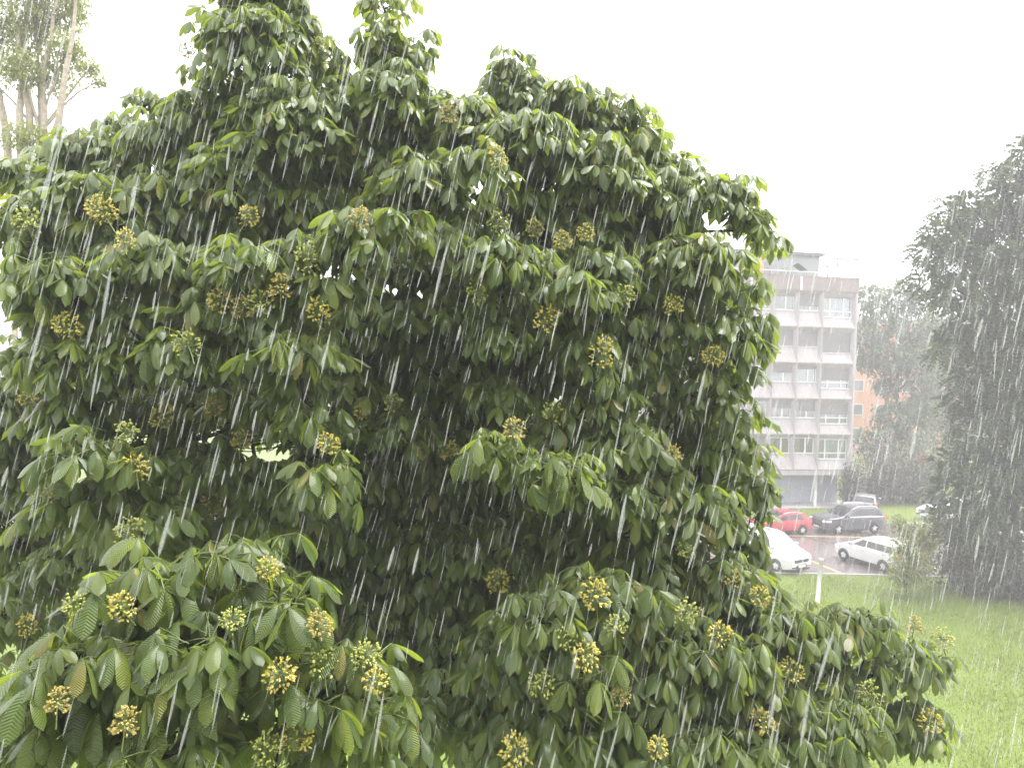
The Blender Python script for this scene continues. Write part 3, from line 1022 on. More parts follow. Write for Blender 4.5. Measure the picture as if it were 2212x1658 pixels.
def tree(name, label, base, top, r0, lobes, nleaf, leaf, lm, bark, group=None, seed=1, pinnate=0, droop=0.6, fork=0.25, shell=0.5, gap=0.0, cat='tree', radial=0.0):
    g = random.Random(seed)
    root = empty(name, base)
    tag(root, label, cat, group)
    b = Vector(base)
    t = MB()
    tp_ = Vector(top) - b
    pts = limb_pts((0, 0, -0.05), tp_, 9, 0.03, 0, g)
    t.tube(pts, [r0 * (1.25 if i == 0 else 1 - 0.85 * i / 8) for i in range(9)], 9)
    t.build('trunk', bark, root, True)
    for (cx, cy, cz, rx, ry, rz) in lobes:
        c = Vector((cx, cy, cz)) - b
        h = min(max((c.z - 0.55 * (c.xy - tp_.xy).length - rz * 0.4) / max(tp_.z, 0.1), fork), 0.97)
        s = Vector(pts[int(h * 8)])
        m = MB()
        lp = limb_pts(s, c + Vector((0, 0, rz * 0.2)), 7, 0.07, 0.05, g)
        rr_ = r0 * (0.42 - 0.22 * h)
        m.tube(lp, [rr_ * (1 - 0.8 * i / 6) + 0.01 for i in range(7)], 6)
        for q in range(5):
            dd = Vector((g.gauss(0, 1), g.gauss(0, 1), g.gauss(0.3, 0.7))).normalized()
            e = c + Vector((dd.x * rx, dd.y * ry, dd.z * rz)) * 0.85
            m.tube(limb_pts(lp[3 + q % 4], e, 5, 0.08, 0, g), [rr_ * 0.3, rr_ * 0.24, rr_ * 0.18, rr_ * 0.12, 0.006], 4)
        m.build('branch', bark, root, True)
    if nleaf:
        rel = [(c[0] - base[0], c[1] - base[1], c[2] - base[2], c[3], c[4], c[5]) for c in lobes]
        link('crown', crown_mesh('crown', rel, nleaf, leaf, lm, droop, seed, pinnate, shell, gap, radial), root)
    return root


def lob(px, py, Y, rx, ry, rd=None):
    c = at(px, py, Y)
    s = Y / F
    rd = rd if rd else (rx + ry) / 2 * s
    return (c[0], c[1], c[2], rx * s, rd, ry * s)


# big dusky tree on the right
LRP = [(2200, 335, 45, 40), (2172, 372, 42, 26), (2122, 368, 28, 15), (2215, 410, 60, 35), (2150, 412, 35, 20),
       (2070, 440, 45, 24), (2110, 470, 58, 32), (2030, 452, 28, 17), (2165, 475, 52, 38), (2215, 485, 50, 42), (2010, 498, 38, 22), (2058, 512, 46, 28),
       (1985, 540, 36, 24), (2040, 560, 52, 32), (2100, 552, 56, 38), (2160, 562, 58, 42), (2222, 562, 58, 46),
       (1988, 608, 36, 26), (2045, 630, 55, 28), (2110, 640, 60, 38), (2180, 652, 62, 42),
       (2080, 702, 52, 46), (2042, 742, 42, 36), (2008, 757, 20, 16), (2130, 722, 56, 46), (2200, 742, 60, 50),
       (2095, 810, 52, 32), (2150, 812, 56, 42), (2212, 832, 58, 46), (2052, 860, 33, 24), (2100, 882, 52, 32), (2160, 902, 58, 42), (2218, 922, 55, 42),
       (2065, 940, 28, 22), (2028, 990, 33, 20), (2085, 987, 52, 32), (2150, 992, 58, 42), (2212, 1012, 58, 42), (2032, 1050, 42, 25), (2100, 1062, 56, 36), (2172, 1078, 62, 42),
       (2042, 1120, 48, 32), (2112, 1142, 66, 42), (2192, 1098, 60, 34), (2290, 450, 80, 90), (2310, 640, 90, 100), (2310, 830, 90, 100), (2310, 1020, 90, 100)]
LR = [lob(x_ + 22, y_ + 4, 35.4 + 1.1 * math.sin(i_ * 2.4), rx_, ry_) for i_, (x_, y_, rx_, ry_) in enumerate(LRP)]
tree('dusky_tree', 'tall dusky tree with drooping leaf skirts at the right edge', (25.4, 36.5, 0), (25.8, 36.8, 21.5), 0.42, LR, 15000, 0.42, M['dark_tree'], M['bark'],
     seed=3, pinnate=7, droop=0.35, shell=0.45, gap=0.25, radial=0.8)

# understorey below it
for i, (px, py, Y, rx, ry, lab) in enumerate([
        (2085, 1180, 35.3, 70, 95, 'dark shrub under the dusky tree, nearest the pale bush'),
        (2140, 1200, 34.8, 90, 95, 'dark shrub under the middle of the dusky tree'),
        (2222, 1262, 34.6, 80, 52, 'dark shrub under the dusky tree at the picture edge')]):
    c = lob(px, py, Y, rx, ry, 1.6)
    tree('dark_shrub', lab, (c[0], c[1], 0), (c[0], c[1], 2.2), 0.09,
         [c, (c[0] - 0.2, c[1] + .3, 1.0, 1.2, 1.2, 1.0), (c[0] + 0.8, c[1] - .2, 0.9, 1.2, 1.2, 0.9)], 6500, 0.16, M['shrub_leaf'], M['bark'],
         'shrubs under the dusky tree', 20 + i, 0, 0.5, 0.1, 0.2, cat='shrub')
# pale bush at the people carrier
c = lob(1962, 1195, 34.6, 42, 50)
tree('pale_bush', 'wispy pale green bush covering the tail of the white people carrier', (c[0], c[1], 0), (c[0], c[1], 2.6), 0.05,
     [c, lob(1938, 1128, 34.8, 24, 24), lob(1985, 1225, 34.4, 42, 45), lob(2005, 1165, 34.6, 24, 45), lob(1945, 1240, 34.3, 30, 34), lob(1975, 1150, 34.6, 34, 30)], 3600, 0.17, M['pale_leaf'], M['bark'],
     None, 31, 0, 0.3, 0.1, 0.3, cat='bush')

# hazy trees behind the block, bare limbs fanning from the trunks
LB = [lob(1880, 640, 70, 38, 35), lob(1945, 640, 70, 40, 40), lob(1900, 700, 70, 50, 45), lob(1975, 700, 70, 55, 55), lob(1930, 770, 69, 60, 45),
      lob(1990, 790, 69, 50, 55), lob(1870, 760, 70, 30, 50), lob(1925, 900, 68, 40, 40), lob(1985, 880, 69, 45, 45), lob(1960, 960, 68, 50, 40), lob(1885, 955, 67, 40, 35), lob(1915, 830, 70, 30, 30)]
bt = at(1945, 1060, 69)
tree('hazy_tree', 'grey-green hazy tree right beside the apartment block', (bt[0], 69, 0), at(1935, 640, 70.5), 0.30, LB, 12000, 0.42, M['far_leaf'], M['bark'],
     'hazy trees beyond the block', 41, 0, 0.5, 0.28, 0.4, 0.35)
LB2 = [lob(2030, 720, 78, 50, 60), lob(2050, 830, 78, 55, 60), lob(2000, 880, 78, 40, 50), lob(2080, 930, 78, 60, 60), lob(2130, 800, 78, 60, 120)]
bt = at(2040, 1040, 78)
tree('hazy_tree', 'hazy tree half covered by the dusky tree, before the orange building', (bt[0], 78, 0), at(2045, 740, 78.5), 0.28, LB2, 9000, 0.5, M['far_leaf'], M['bark'],
     'hazy trees beyond the block', 42, 0, 0.5, 0.25, 0.4, 0.3)
# shrubs at the foot of the block
for i, (px, py, Y, rx, ry, lab, mm, nl) in enumerate([
        (1840, 1040, 57.2, 26, 52, 'dull shrub against the end pillar of the apartment block', 'purple_leaf', 3500),
        (1900, 1015, 60, 60, 75, 'wide dull hedge shrub behind the charcoal estate car', 'purple_leaf', 7000),
        (1975, 1030, 60, 55, 75, 'dull shrub under the hazy tree, right of the wide one', 'shrub_leaf', 6500),
        (1920, 985, 66, 40, 35, 'pale flowering shrub at the trunk of the hazy tree', 'pale_leaf', 1500),
        (2010, 975, 64, 50, 60, 'hazy shrub standing between the two far trees', 'far_leaf', 3000)]):
    c = lob(px, py, Y, rx, ry)
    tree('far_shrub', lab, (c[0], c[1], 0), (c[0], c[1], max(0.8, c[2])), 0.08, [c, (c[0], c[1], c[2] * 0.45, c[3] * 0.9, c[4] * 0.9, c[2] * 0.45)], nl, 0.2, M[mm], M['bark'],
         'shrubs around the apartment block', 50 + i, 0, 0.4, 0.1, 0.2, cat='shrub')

# pale many-stemmed tree at the top left
def pale_tree():
    root_xy = at(75, 250, 21)
    base = (root_xy[0], 21, 0)
    LT = [lob(20, 60, 21, 90, 70), lob(100, 40, 21.5, 70, 70), lob(150, 110, 21, 45, 50), lob(40, 150, 20.5, 60, 50), lob(195, 150, 21, 32, 22), lob(215, 178, 21, 22, 12),
          lob(110, 160, 21.5, 60, 50), lob(160, 20, 21.5, 32, 50), lob(-60, 120, 21, 80, 90), lob(60, -60, 21, 140, 70), lob(70, 300, 20.5, 80, 40)]
    r = tree('pale_tree', 'loose pale tree with several bare stems at the top left', base, at(70, -90, 21.3), 0.12, LT, 25000, 0.10, M['pale_leaf'], M['pale_bark'],
             None, 61, 0, 0.5, 0.55, 0.15, 0.15)
    g = random.Random(8)
    for (x0, x1) in ((15, -20), (45, 60), (95, 130), (120, 165), (65, 20)):
        m = MB()
        a = at(x0, 300, 21 + g.uniform(-0.3, 0.3)) - np.array(base); b = at(x1, -20, 21 + g.uniform(-0.5, 0.5)) - np.array(base)
        pts = [Vector((0.15 * a[0], 0.15 * a[1], 0.0)), Vector((0.5 * a[0], 0.5 * a[1], a[2] * 0.5))] + limb_pts(a, b, 7, 0.04, 0, g)
        m.tube(pts, [0.05, 0.06] + [0.11 - 0.013 * i for i in range(7)], 7)
        m.build('stem', M['pale_bark'], r, True)
    return r


pale_tree()

# far wood closing the view
g_ = np.random.default_rng(77)
lobes = []
for i in range(120):
    x = -180 + 360 * (i + g_.random()) / 120
    y = 150 + 60 * g_.random()
    h = 7 + 6 * g_.random()
    lobes.append((x, y, h * 0.5, 3.5 + 2 * g_.random(), 3, h * 0.55))
o = link('far_wood', crown_mesh('far_wood', lobes, 22000, 1.3, M['far_leaf'], 0.4, 5, 0, 0.6))
tag(o, 'distant belt of trees lost in the rain haze', 'wood', kind='stuff')


# ------------------------------------------------------------------ the chestnut
LEAFLET = 0.20


def leaflet_arrays(L, W, phi, th0, droop, roll, R=7):
    """one leaflet as a 7 x 3 grid starting at the hub; returns verts, uv"""
    ts = np.linspace(0, 1, R)
    V, U = [], []
    pos = np.zeros(3)
    d_h = np.array([math.cos(phi), math.sin(phi), 0]); s_h = np.array([-math.sin(phi), math.cos(phi), 0])
    prev = 0.0
    for t in ts:
        th = th0 - droop * t ** 0.8
        ax = d_h * math.cos(th) + np.array([0, 0, 1]) * math.sin(th)
        pos = pos + ax * (t - prev) * L
        prev = t
        nrm = -d_h * math.sin(th) + np.array([0, 0, 1]) * math.cos(th)
        sd = s_h * math.cos(roll) + nrm * math.sin(roll)
        nn = np.cross(ax, sd)
        pr = (t ** 0.95) * (1 - t) ** 0.52 * 2.05 if 0 < t < 1 else (0.03 if t == 0 else 0.015)
        w = W * 0.5 * max(pr, 0.03 if t < 1 else 0.012)
        fold = -0.22 * w
        V += [pos + sd * w + nn * fold, pos.copy(), pos - sd * w + nn * fold]
        U += [(t, 0.5 + 0.5 * min(1, pr)), (t, 0.5), (t, 0.5 - 0.5 * min(1, pr))]
    return np.array(V), np.array(U)


R_ = 7
LQ = np.array([(i * 3 + j, (i + 1) * 3 + j, (i + 1) * 3 + j + 1, i * 3 + j + 1) for i in range(R_ - 1) for j in range(2)])


LQ4 = np.array([(i * 3 + j, (i + 1) * 3 + j, (i + 1) * 3 + j + 1, i * 3 + j + 1) for i in range(3) for j in range(2)])


def tube_arrays(pts, rs, n=3):
    m = MB(); m.tube(pts, rs, n, False)
    return np.array(m.v), np.array(m.f)


g_ = np.random.default_rng(5)
VARS = []
for v in range(16):
    pl = 0.10 + 0.07 * g_.random()
    el = rad(g_.uniform(-5, 45))
    drp = g_.uniform(0.2, 0.7)
    pts, p = [], np.zeros(3)
    for i in range(4):
        pts.append(p.copy())
        e = el - drp * i / 3
        p = p + np.array([math.cos(e), 0, math.sin(e)]) * pl / 3
    hub = pts[-1]
    pv, pq = tube_arrays(pts, [0.0035, 0.003, 0.0028, 0.003], 3)
    lf = []
    nl = [7, 6, 5, 7, 6, 5, 7, 5, 6, 7][v % 10]
    span = rad(128 if nl >= 6 else 105)
    sag = g_.uniform(0.25, 1.0)
    for q in range(nl):
        u = -1 + 2 * q / (nl - 1)
        phi = u * span + g_.normal() * 0.13
        size = (1.0 - 0.42 * abs(u) ** 1.6) * g_.uniform(0.92, 1.08)
        th0 = rad(8) - sag * (0.6 + 0.5 * (1 - abs(u))) + g_.normal() * 0.1
        dr = g_.uniform(0.55, 1.35)
        V, U = leaflet_arrays(LEAFLET * size, LEAFLET * size * g_.uniform(0.40, 0.48), phi, th0, dr, g_.normal() * 0.3)
        lf.append((V + hub, U))
    lo = []
    for (V, U) in lf:
        keep = np.array([r * 3 + c for r in (0, 2, 4, 6) for c in range(3)])
        lo.append((V[keep], U[keep]))
    VARS.append((pv, pq, lf, lo))

# lobes of the crown: (px, py, distance, rx, ry)
LOBES = [
    (555, 130, 6.8, 140, 150), (480, 60, 6.9, 75, 70), (640, 60, 7.0, 75, 90), (560, -20, 7.0, 120, 90), (600, 230, 6.6, 130, 110),
    (830, 90, 6.9, 75, 95), (850, 200, 6.6, 100, 120), (900, 110, 7.0, 62, 75), (830, 10, 7.1, 50, 40),
    (1110, 180, 7.2, 62, 110), (1230, 210, 7.0, 75, 92), (1345, 235, 7.2, 60, 66), (1395, 300, 7.0, 45, 50), (1130, 310, 6.6, 150, 110), (1030, 250, 6.9, 70, 80),
    (1310, 370, 6.5, 120, 120), (1540, 415, 6.7, 80, 82), (1592, 400, 6.8, 50, 72), (1612, 480, 6.8, 72, 80), (1668, 508, 6.9, 50, 46), (1500, 640, 6.9, 90, 90), (1520, 780, 6.9, 80, 80), (1520, 930, 6.9, 80, 80), (1585, 900, 6.5, 50, 55), (730, 160, 7.2, 45, 60), (1460, 560, 6.9, 70, 80), (1612, 690, 6.5, 65, 65), (1605, 800, 6.5, 45, 50), (1450, 440, 6.7, 90, 95),
    (1500, 560, 6.3, 120, 110), (1590, 620, 6.6, 60, 55), (1570, 720, 6.4, 115, 100), (1540, 850, 6.4, 100, 85), (1590, 960, 6.3, 105, 70), (1625, 1040, 6.4, 58, 58),
    (1500, 1090, 6.0, 130, 90), (1560, 1230, 5.8, 120, 75), (1632, 1235, 6.1, 45, 48), (1600, 1180, 6.2, 50, 40), (1615, 1125, 6.2, 40, 45), (1560, 1130, 6.3, 70, 55),
    (1500, 1400, 5.3, 190, 120), (1700, 1350, 5.6, 140, 95), (1790, 1345, 5.9, 75, 60), (1850, 1342, 6.0, 105, 88), (1865, 1450, 5.9, 70, 70), (1850, 1560, 5.7, 90, 90), (1950, 1425, 6.0, 88, 100), (1965, 1560, 5.9, 100, 110), (1760, 1560, 5.3, 180, 120), (1500, 1600, 5.0, 200, 110),
    (195, 310, 7.2, 105, 75), (315, 215, 7.4, 42, 45), (40, 350, 6.6, 85, 70), (340, 300, 7.0, 90, 85), (420, 240, 6.9, 80, 80),
    (450, 350, 6.6, 140, 110), (250, 420, 6.3, 140, 100), (60, 480, 6.0, 110, 90), (690, 350, 6.6, 140, 110),
    (830, 510, 5.5, 170, 75), (1090, 530, 5.6, 140, 65), (970, 400, 6.1, 140, 85), (1065, 380, 5.9, 105, 50),
    (560, 560, 5.6, 140, 85), (350, 590, 5.8, 130, 85), (130, 610, 5.6, 150, 90), (1300, 560, 5.9, 130, 95), (1190, 600, 6.0, 90, 70),
    (590, 730, 4.9, 140, 80), (380, 790, 5.5, 130, 85), (130, 790, 5.4, 140, 90), (1110, 740, 5.8, 90, 70), (950, 650, 6.5, 140, 70),
    (1260, 770, 6.0, 110, 85), (1400, 740, 6.2, 110, 100), (1070, 980, 4.9, 110, 75), (1210, 950, 5.3, 90, 70), (740, 1020, 4.7, 90, 75),
    (450, 930, 5.4, 140, 75), (180, 960, 5.2, 140, 85), (650, 890, 6.0, 110, 70), (320, 1060, 5.1, 140, 70), (100, 1110, 4.8, 120, 80),
    (1360, 900, 5.9, 110, 90), (1340, 1060, 5.8, 120, 95), (870, 900, 6.3, 110, 60),
    (300, 1240, 3.5, 140, 80), (480, 1200, 3.7, 110, 75), (610, 1300, 3.6, 110, 85), (420, 1420, 3.3, 190, 120), (180, 1410, 3.3, 150, 110), (790, 1440, 3.6, 100, 95),
    (650, 1500, 3.5, 150, 100), (100, 1560, 3.3, 150, 100), (350, 1610, 3.2, 200, 100), (760, 1600, 3.7, 110, 80),
    (1010, 1390, 5.2, 110, 80), (1180, 1300, 5.2, 130, 80), (1250, 1430, 5.0, 140, 90), (1100, 1580, 4.8, 170, 100), (930, 1610, 5.0, 130, 80), (1340, 1250, 5.5, 130, 90),
    (850, 1230, 7.2, 180, 120), (690, 1140, 6.8, 130, 100), (735, 210, 7.1, 60, 80), (740, 120, 7.3, 40, 50), (1000, 300, 7.1, 70, 80), (820, 700, 7.4, 190, 120), (430, 1085, 6.0, 110, 65), (570, 1080, 6.0, 100, 70), (300, 1110, 5.6, 110, 65), (25, 1480, 4.2, 80, 110), (20, 1610, 4.0, 80, 90), (1230, 1640, 5.3, 120, 60), (820, 650, 7.2, 130, 80), (560, 1170, 4.6, 90, 60), (860, 1560, 4.6, 110, 90),  (970, 800, 7.4, 210, 110), (480, 1030, 7.0, 150, 90), (950, 1420, 7.0, 210, 140), (1130, 1470, 6.6, 160, 120), (60, 1120, 7.0, 130, 120), (260, 1130, 6.4, 120, 70), (420, 1150, 6.4, 120, 60), (140, 1180, 6.2, 120, 70), (540, 1120, 6.6, 90, 60), (1170, 840, 7.2, 110, 90), (820, 1380, 7.0, 120, 120), (40, 1260, 6.6, 110, 90), (650, 1330, 6.5, 160, 120), (1300, 1180, 7.0, 160, 120), (1380, 1560, 6.4, 150, 120), (40, 880, 7.0, 110, 120), (1050, 1130, 7.0, 160, 90), (30, 1320, 5.6, 90, 60)]
BACK = [(700, 480, 8.6, 380, 260), (1230, 680, 8.4, 270, 300), (380, 820, 8.6, 400, 320), (950, 1100, 8.8, 420, 330), (1500, 1000, 7.6, 100, 200), (450, 1350, 8.0, 420, 240), (1600, 1500, 7.2, 260, 110), (1000, 1450, 8.2, 350, 200), (800, 780, 8.8, 300, 200)]
jr = np.random.default_rng(31)
for i, (a_, b_, c_, d_, e_) in enumerate(LOBES):          # no two boughs at the same level
    if b_ > 330 and a_ < 1440 and c_ > 4.4:
        LOBES[i] = (a_ + jr.normal() * 30, b_ + jr.normal() * 38, c_ + jr.normal() * 0.25, d_ * jr.uniform(0.8, 1.15), e_ * jr.uniform(0.9, 1.3))
extra_lobes = []
for i in range(len(LOBES)):
    for j in range(i):
        a_, b_ = LOBES[i], LOBES[j]
        dd = math.hypot(a_[0] - b_[0], a_[1] - b_[1])
        if dd > 0.5 * (a_[3] + a_[4] + b_[3] + b_[4]) * 1.5 or abs(a_[2] - b_[2]) > 1.5: continue
        mxx, myy = (a_[0] + b_[0]) / 2, (a_[1] + b_[1]) / 2
        if myy < 215 or (mxx > 1470 and myy < 1230) or mxx > 1850: continue
        if any(((mxx - q[0]) / q[3]) ** 2 + ((myy - q[1]) / q[4]) ** 2 < 0.30 for q in LOBES + extra_lobes): continue
        extra_lobes.append((mxx, myy, max(a_[2], b_[2]) + 0.12, 0.42 * (a_[3] + b_[3]), 0.42 * (a_[4] + b_[4])))
LOBES += extra_lobes
lobes3 = []
for (px, py, Y, rx, ry) in LOBES:
    c = at(px, py, Y); s = Y / F
    lobes3.append((c, np.array([rx * s, 0.5 * (rx + ry) * s * 0.9, ry * s]), False))
for (px, py, Y, rx, ry) in BACK:
    c = at(px, py, Y); s = Y / F
    lobes3.append((c, np.array([rx * s, 1.1, ry * s]), True))

tree_base = Vector((-1.1, 9.2, 0))
chest = empty('chestnut_tree', tree_base)
tag(chest, 'large wet chestnut tree with drooping hand-shaped leaves filling the view', 'tree')
TB = np.array(tree_base)

g_ = np.random.default_rng(21)
LCN = np.array([c for c, r, b in lobes3])
LRN = np.array([np.maximum(r - 0.2, 0.42 * r) * (0.01 if b else 1) for c, r, b in lobes3])
tips = []                                     # (pos, outward direction, lobe index)
for li, (c, r, back) in enumerate(lobes3):
    inset = 0.20
    ri = np.maximum(r - inset, 0.42 * r)
    area = (r[0] * r[2] + r[0] * r[1] + r[1] * r[2]) / 3
    n = int(round(area * (170.0 if back else 110.0))) + 4
    got = []
    tries = 0
    mind = 0.11 if not back else 0.12
    while len(got) < n and tries < n * 14:
        tries += 1
        d = g_.normal(size=3)
        if not back: d[1] -= 0.35
        d[2] += 0.35
        d /= np.linalg.norm(d)
        if d[2] < -0.55: continue
        p = c + d * ri * ((1 - 0.35 * g_.random() ** 1.5) if not back else g_.random() ** 0.33)
        e = (((p - LCN) / LRN) ** 2).sum(1)
        e[li] = 9
        if e.min() < 0.22: continue
        if got and (((np.array([q[0] for q in got]) - p) ** 2).sum(1)).min() < mind * mind: continue
        got.append((p, d, li))
    tips += got

FLOWERS = [(537, 467), (777, 470), (1075, 485), (1155, 495), (1265, 505), (665, 565), (605, 620), (690, 668), (560, 660), (478, 652), (525, 668), (1030, 632), (1075, 340), (145, 705),
           (405, 745), (460, 880), (780, 887), (850, 872), (710, 960), (1110, 930), (1195, 895), (1300, 765), (1540, 770), (275, 935), (520, 950), (290, 1010), (90, 1065),
           (970, 970), (460, 1085), (280, 1150), (265, 1312), (580, 1230), (500, 1340), (690, 1350), (605, 1455), (790, 1420), (810, 1470), (125, 1515), (160, 1310), (60, 1350),
           (1075, 1255), (1225, 1380), (1340, 1500), (1265, 1415), (1330, 1355), (1455, 660), (1455, 980), (1395, 880), (270, 520), (220, 455), (60, 480), (970, 250),
           (1555, 1370), (1480, 1325), (1710, 1450), (1975, 1350), (2035, 1385), (1115, 1625), (640, 1590), (580, 1620), (270, 1560), (1420, 1615), (1170, 1480), (1285, 1285),
           (405, 110), (690, 100), (1180, 690), (1215, 520), (700, 1440), (1580, 1250), (1640, 1290), (1880, 1500), (2010, 1560), (1650, 1560), (1350, 640), (350, 900), (60, 860), (1480, 1190)]


def front_hit(px, py):
    d = CR @ np.array([(px - 1106) / F, -(py - 829) / F, -1.0])
    o = np.array([0, 0, CAM_H])
    best, bl = None, None
    for li, (c, r, back) in enumerate(lobes3):
        if back: continue
        ri = np.maximum(r - 0.10, 0.6 * r)
        oo = (o - c) / ri; dd = d / ri
        A, B, Cc = dd @ dd, 2 * oo @ dd, oo @ oo - 1
        D = B * B - 4 * A * Cc
        if D < 0: continue
        t = (-B - math.sqrt(D)) / (2 * A)
        if t > 0 and (best is None or t < best): best, bl = t, li
    if best is None: return None
    return o + d * best, bl


flowers = []
for i, (px, py) in enumerate(FLOWERS):
    h = front_hit(px, py)
    if h is None:
        # nearest lobe centre in the picture
        li = min(range(len(LOBES)), key=lambda q: (LOBES[q][0] - px) ** 2 + (LOBES[q][1] - py) ** 2)
        p = at(px, py, LOBES[li][2]); h = (p, li)
    p, li = h
    flowers.append((p, li))
    q = p + np.array([0.02, 0.04, -0.13])
    d = (q - lobes3[li][0]); d = d / (np.linalg.norm(d) + 1e-6)
    tips = [t for t in tips if np.linalg.norm(t[0] - q) > 0.13]
    tips.append((q, d, li))

# leaves round every tip
leaves = []                                   # (pos, rz, tilt x, tilt y, scale, variant, tint)
for (p, d, li) in tips:
    back = lobes3[li][2]
    n = 5 if back else int(g_.integers(6, 9))
    a0 = g_.random() * 6.283
    for q in range(n):
        az = a0 + q * 6.283 / n + g_.normal() * 0.25
        h = np.array([math.cos(az), math.sin(az)])
        if not back and h @ d[:2] < -0.55 and g_.random() < 0.55: continue
        pos = p + np.array([0, 0, -0.07 * g_.random()]) + g_.normal(size=3) * 0.012
        s = g_.uniform(0.62, 1.18) * (1.15 if back else (1.06 if p[1] < 4.3 else 1.0))
        leaves.append((pos, az, g_.normal() * 0.2, g_.normal() * 0.2, s, int(g_.integers(0, len(VARS))), g_.random()))

# the 300 leaves that show largest
LP = np.array([l[0] for l in leaves])
hubs = LP + np.array([[math.cos(l[1]) * 0.16, math.sin(l[1]) * 0.16, -0.07] for l in leaves])
px, py, dz = project(hubs)
size = np.array([l[4] for l in leaves]) / dz
cell = {}
order = np.argsort(dz)
seen = np.zeros(len(leaves))
for i in order:
    if not (0 < px[i] < 2212 and 0 < py[i] < 1658): continue
    r = 0.17 * F / dz[i] * 0.6
    ks = [(int((px[i] + a * r) // 28), int((py[i] + b * r) // 28)) for a in (-1, 0, 1) for b in (-0.6, 0.4, 1.4)]
    cov = [cell.get(k_, 0) for k_ in ks]
    seen[i] = sum(1 for c_ in cov if c_ < 1) / len(ks)
    for k_ in ks: cell[k_] = cell.get(k_, 0) + 1
score = np.where(seen > 0.3, size * (0.5 + seen), 0)
chosen = set(np.argsort(-score)[:300].tolist())

print('tips', len(tips), 'leaves', len(leaves), 'flowers', len(flowers))


def leaf_matrix(l):
    pos, az, tx, ty, s, v, t = l
    return (Matrix.Rotation(az, 3, 'Z') @ Matrix.Rotation(tx, 3, 'X') @ Matrix.Rotation(ty, 3, 'Y'))


# meshes shared by the single leaves
pet_meshes, lf_meshes = [], []
for (pv, pq, lf, lo) in VARS:
    pet_meshes.append(quad_mesh('leaf', pv, pq, M['stalk'], None, None))
    lf_meshes.append([quad_mesh('leaflet', V, LQ, M['chestnut'], U, np.zeros(len(V))) for V, U in lf])
for i in sorted(chosen):
    l = leaves[i]
    o = link('leaf', pet_meshes[l[5]], chest)
    o.location = Vector(l[0]) - tree_base
    o.rotation_euler = leaf_matrix(l).to_euler()
    o.scale = (l[4],) * 3
    for me in lf_meshes[l[5]]:
        link('leaflet', me, o)

# all other leaves as one part
Vs, Qs, Us, Ts = [], [], [], []
off = 0
PV, PQ = [], []
poff = 0
for i, l in enumerate(leaves):
    if i in chosen: continue
    Rm = np.array(leaf_matrix(l)) * l[4]
    b = l[0] - TB
    pv, pq, lf, lo = VARS[l[5]]
    far = seen[i] < 0.12 or dz[i] > 7.4
    if far: lf = lo
    PV.append(pv @ Rm.T + b); PQ.append(pq + poff); poff += len(pv)
    for j, (V, U) in enumerate(lf):
        Vs.append(V @ Rm.T + b); Qs.append((LQ4 if far else LQ) + off); Us.append(U)
        Ts.append(np.full(len(V), (l[6] + 0.11 * j * (j % 3)) % 1.0)); off += len(V)
o = link('foliage', quad_mesh('foliage', np.concatenate(Vs), np.concatenate(Qs), M['chestnut'], np.concatenate(Us), np.concatenate(Ts)), chest)
tag(o, kind='stuff')
o = link('leaf_stalks', quad_mesh('leaf_stalks', np.concatenate(PV), np.concatenate(PQ), M['stalk']), chest)
tag(o, kind='stuff')

# trunk, limbs and twigs
gr = random.Random(9)
mt = MB()
trunk_top = Vector((-1.0, 8.9, 11.5)) - tree_base
tpts = limb_pts((0, 0, -0.1), trunk_top, 14, 0.02, 0, gr)
mt.tube(tpts, [0.32 - 0.018 * i + (0.1 if i == 0 else 0) for i in range(14)], 12)
mt.build('trunk', M['bark'], chest, True)
nodes = [(Vector(p), 0.15) for p in tpts[5:]]
order = sorted(range(len(lobes3)), key=lambda i: np.linalg.norm(lobes3[i][0] - TB - np.array(trunk_top) * 0.8))
tip_of = {}
for (p, d, li) in tips: tip_of.setdefault(li, []).append(p)
for li in order:
    c, r, back = lobes3[li]
    cv = Vector(c - TB) - Vector((0, 0, 0.25 * r[2]))
    best = min(nodes, key=lambda nd: (nd[0] - cv).length + 0.25 * nd[0].xy.length + (0.6 if nd[0].z > cv.z + 0.2 else 0))
    L = (best[0] - cv).length
    m = MB()
    r0 = min(best[1] * 0.85, 0.012 + 0.018 * L + 0.012)
    lp = limb_pts(best[0], cv, 8, 0.08, 0.06, gr)
    m.tube(lp, [r0 * (1 - 0.6 * i / 7) + 0.004 for i in range(8)], 6)
    nodes.append((cv, max(0.016, r0 * 0.5)))
    nodes.append((Vector(lp[4]), max(0.018, r0 * 0.7)))
    for p in tip_of.get(li, ()):
        e = Vector(p - TB)
        s = min(lp[3:], key=lambda q: (q - e).length)
        m.tube(limb_pts(s, e, 5, 0.10, -0.06, gr), [0.010, 0.008, 0.0065, 0.0055, 0.005], 4)
    m.build('branch', M['bark'], chest, True)


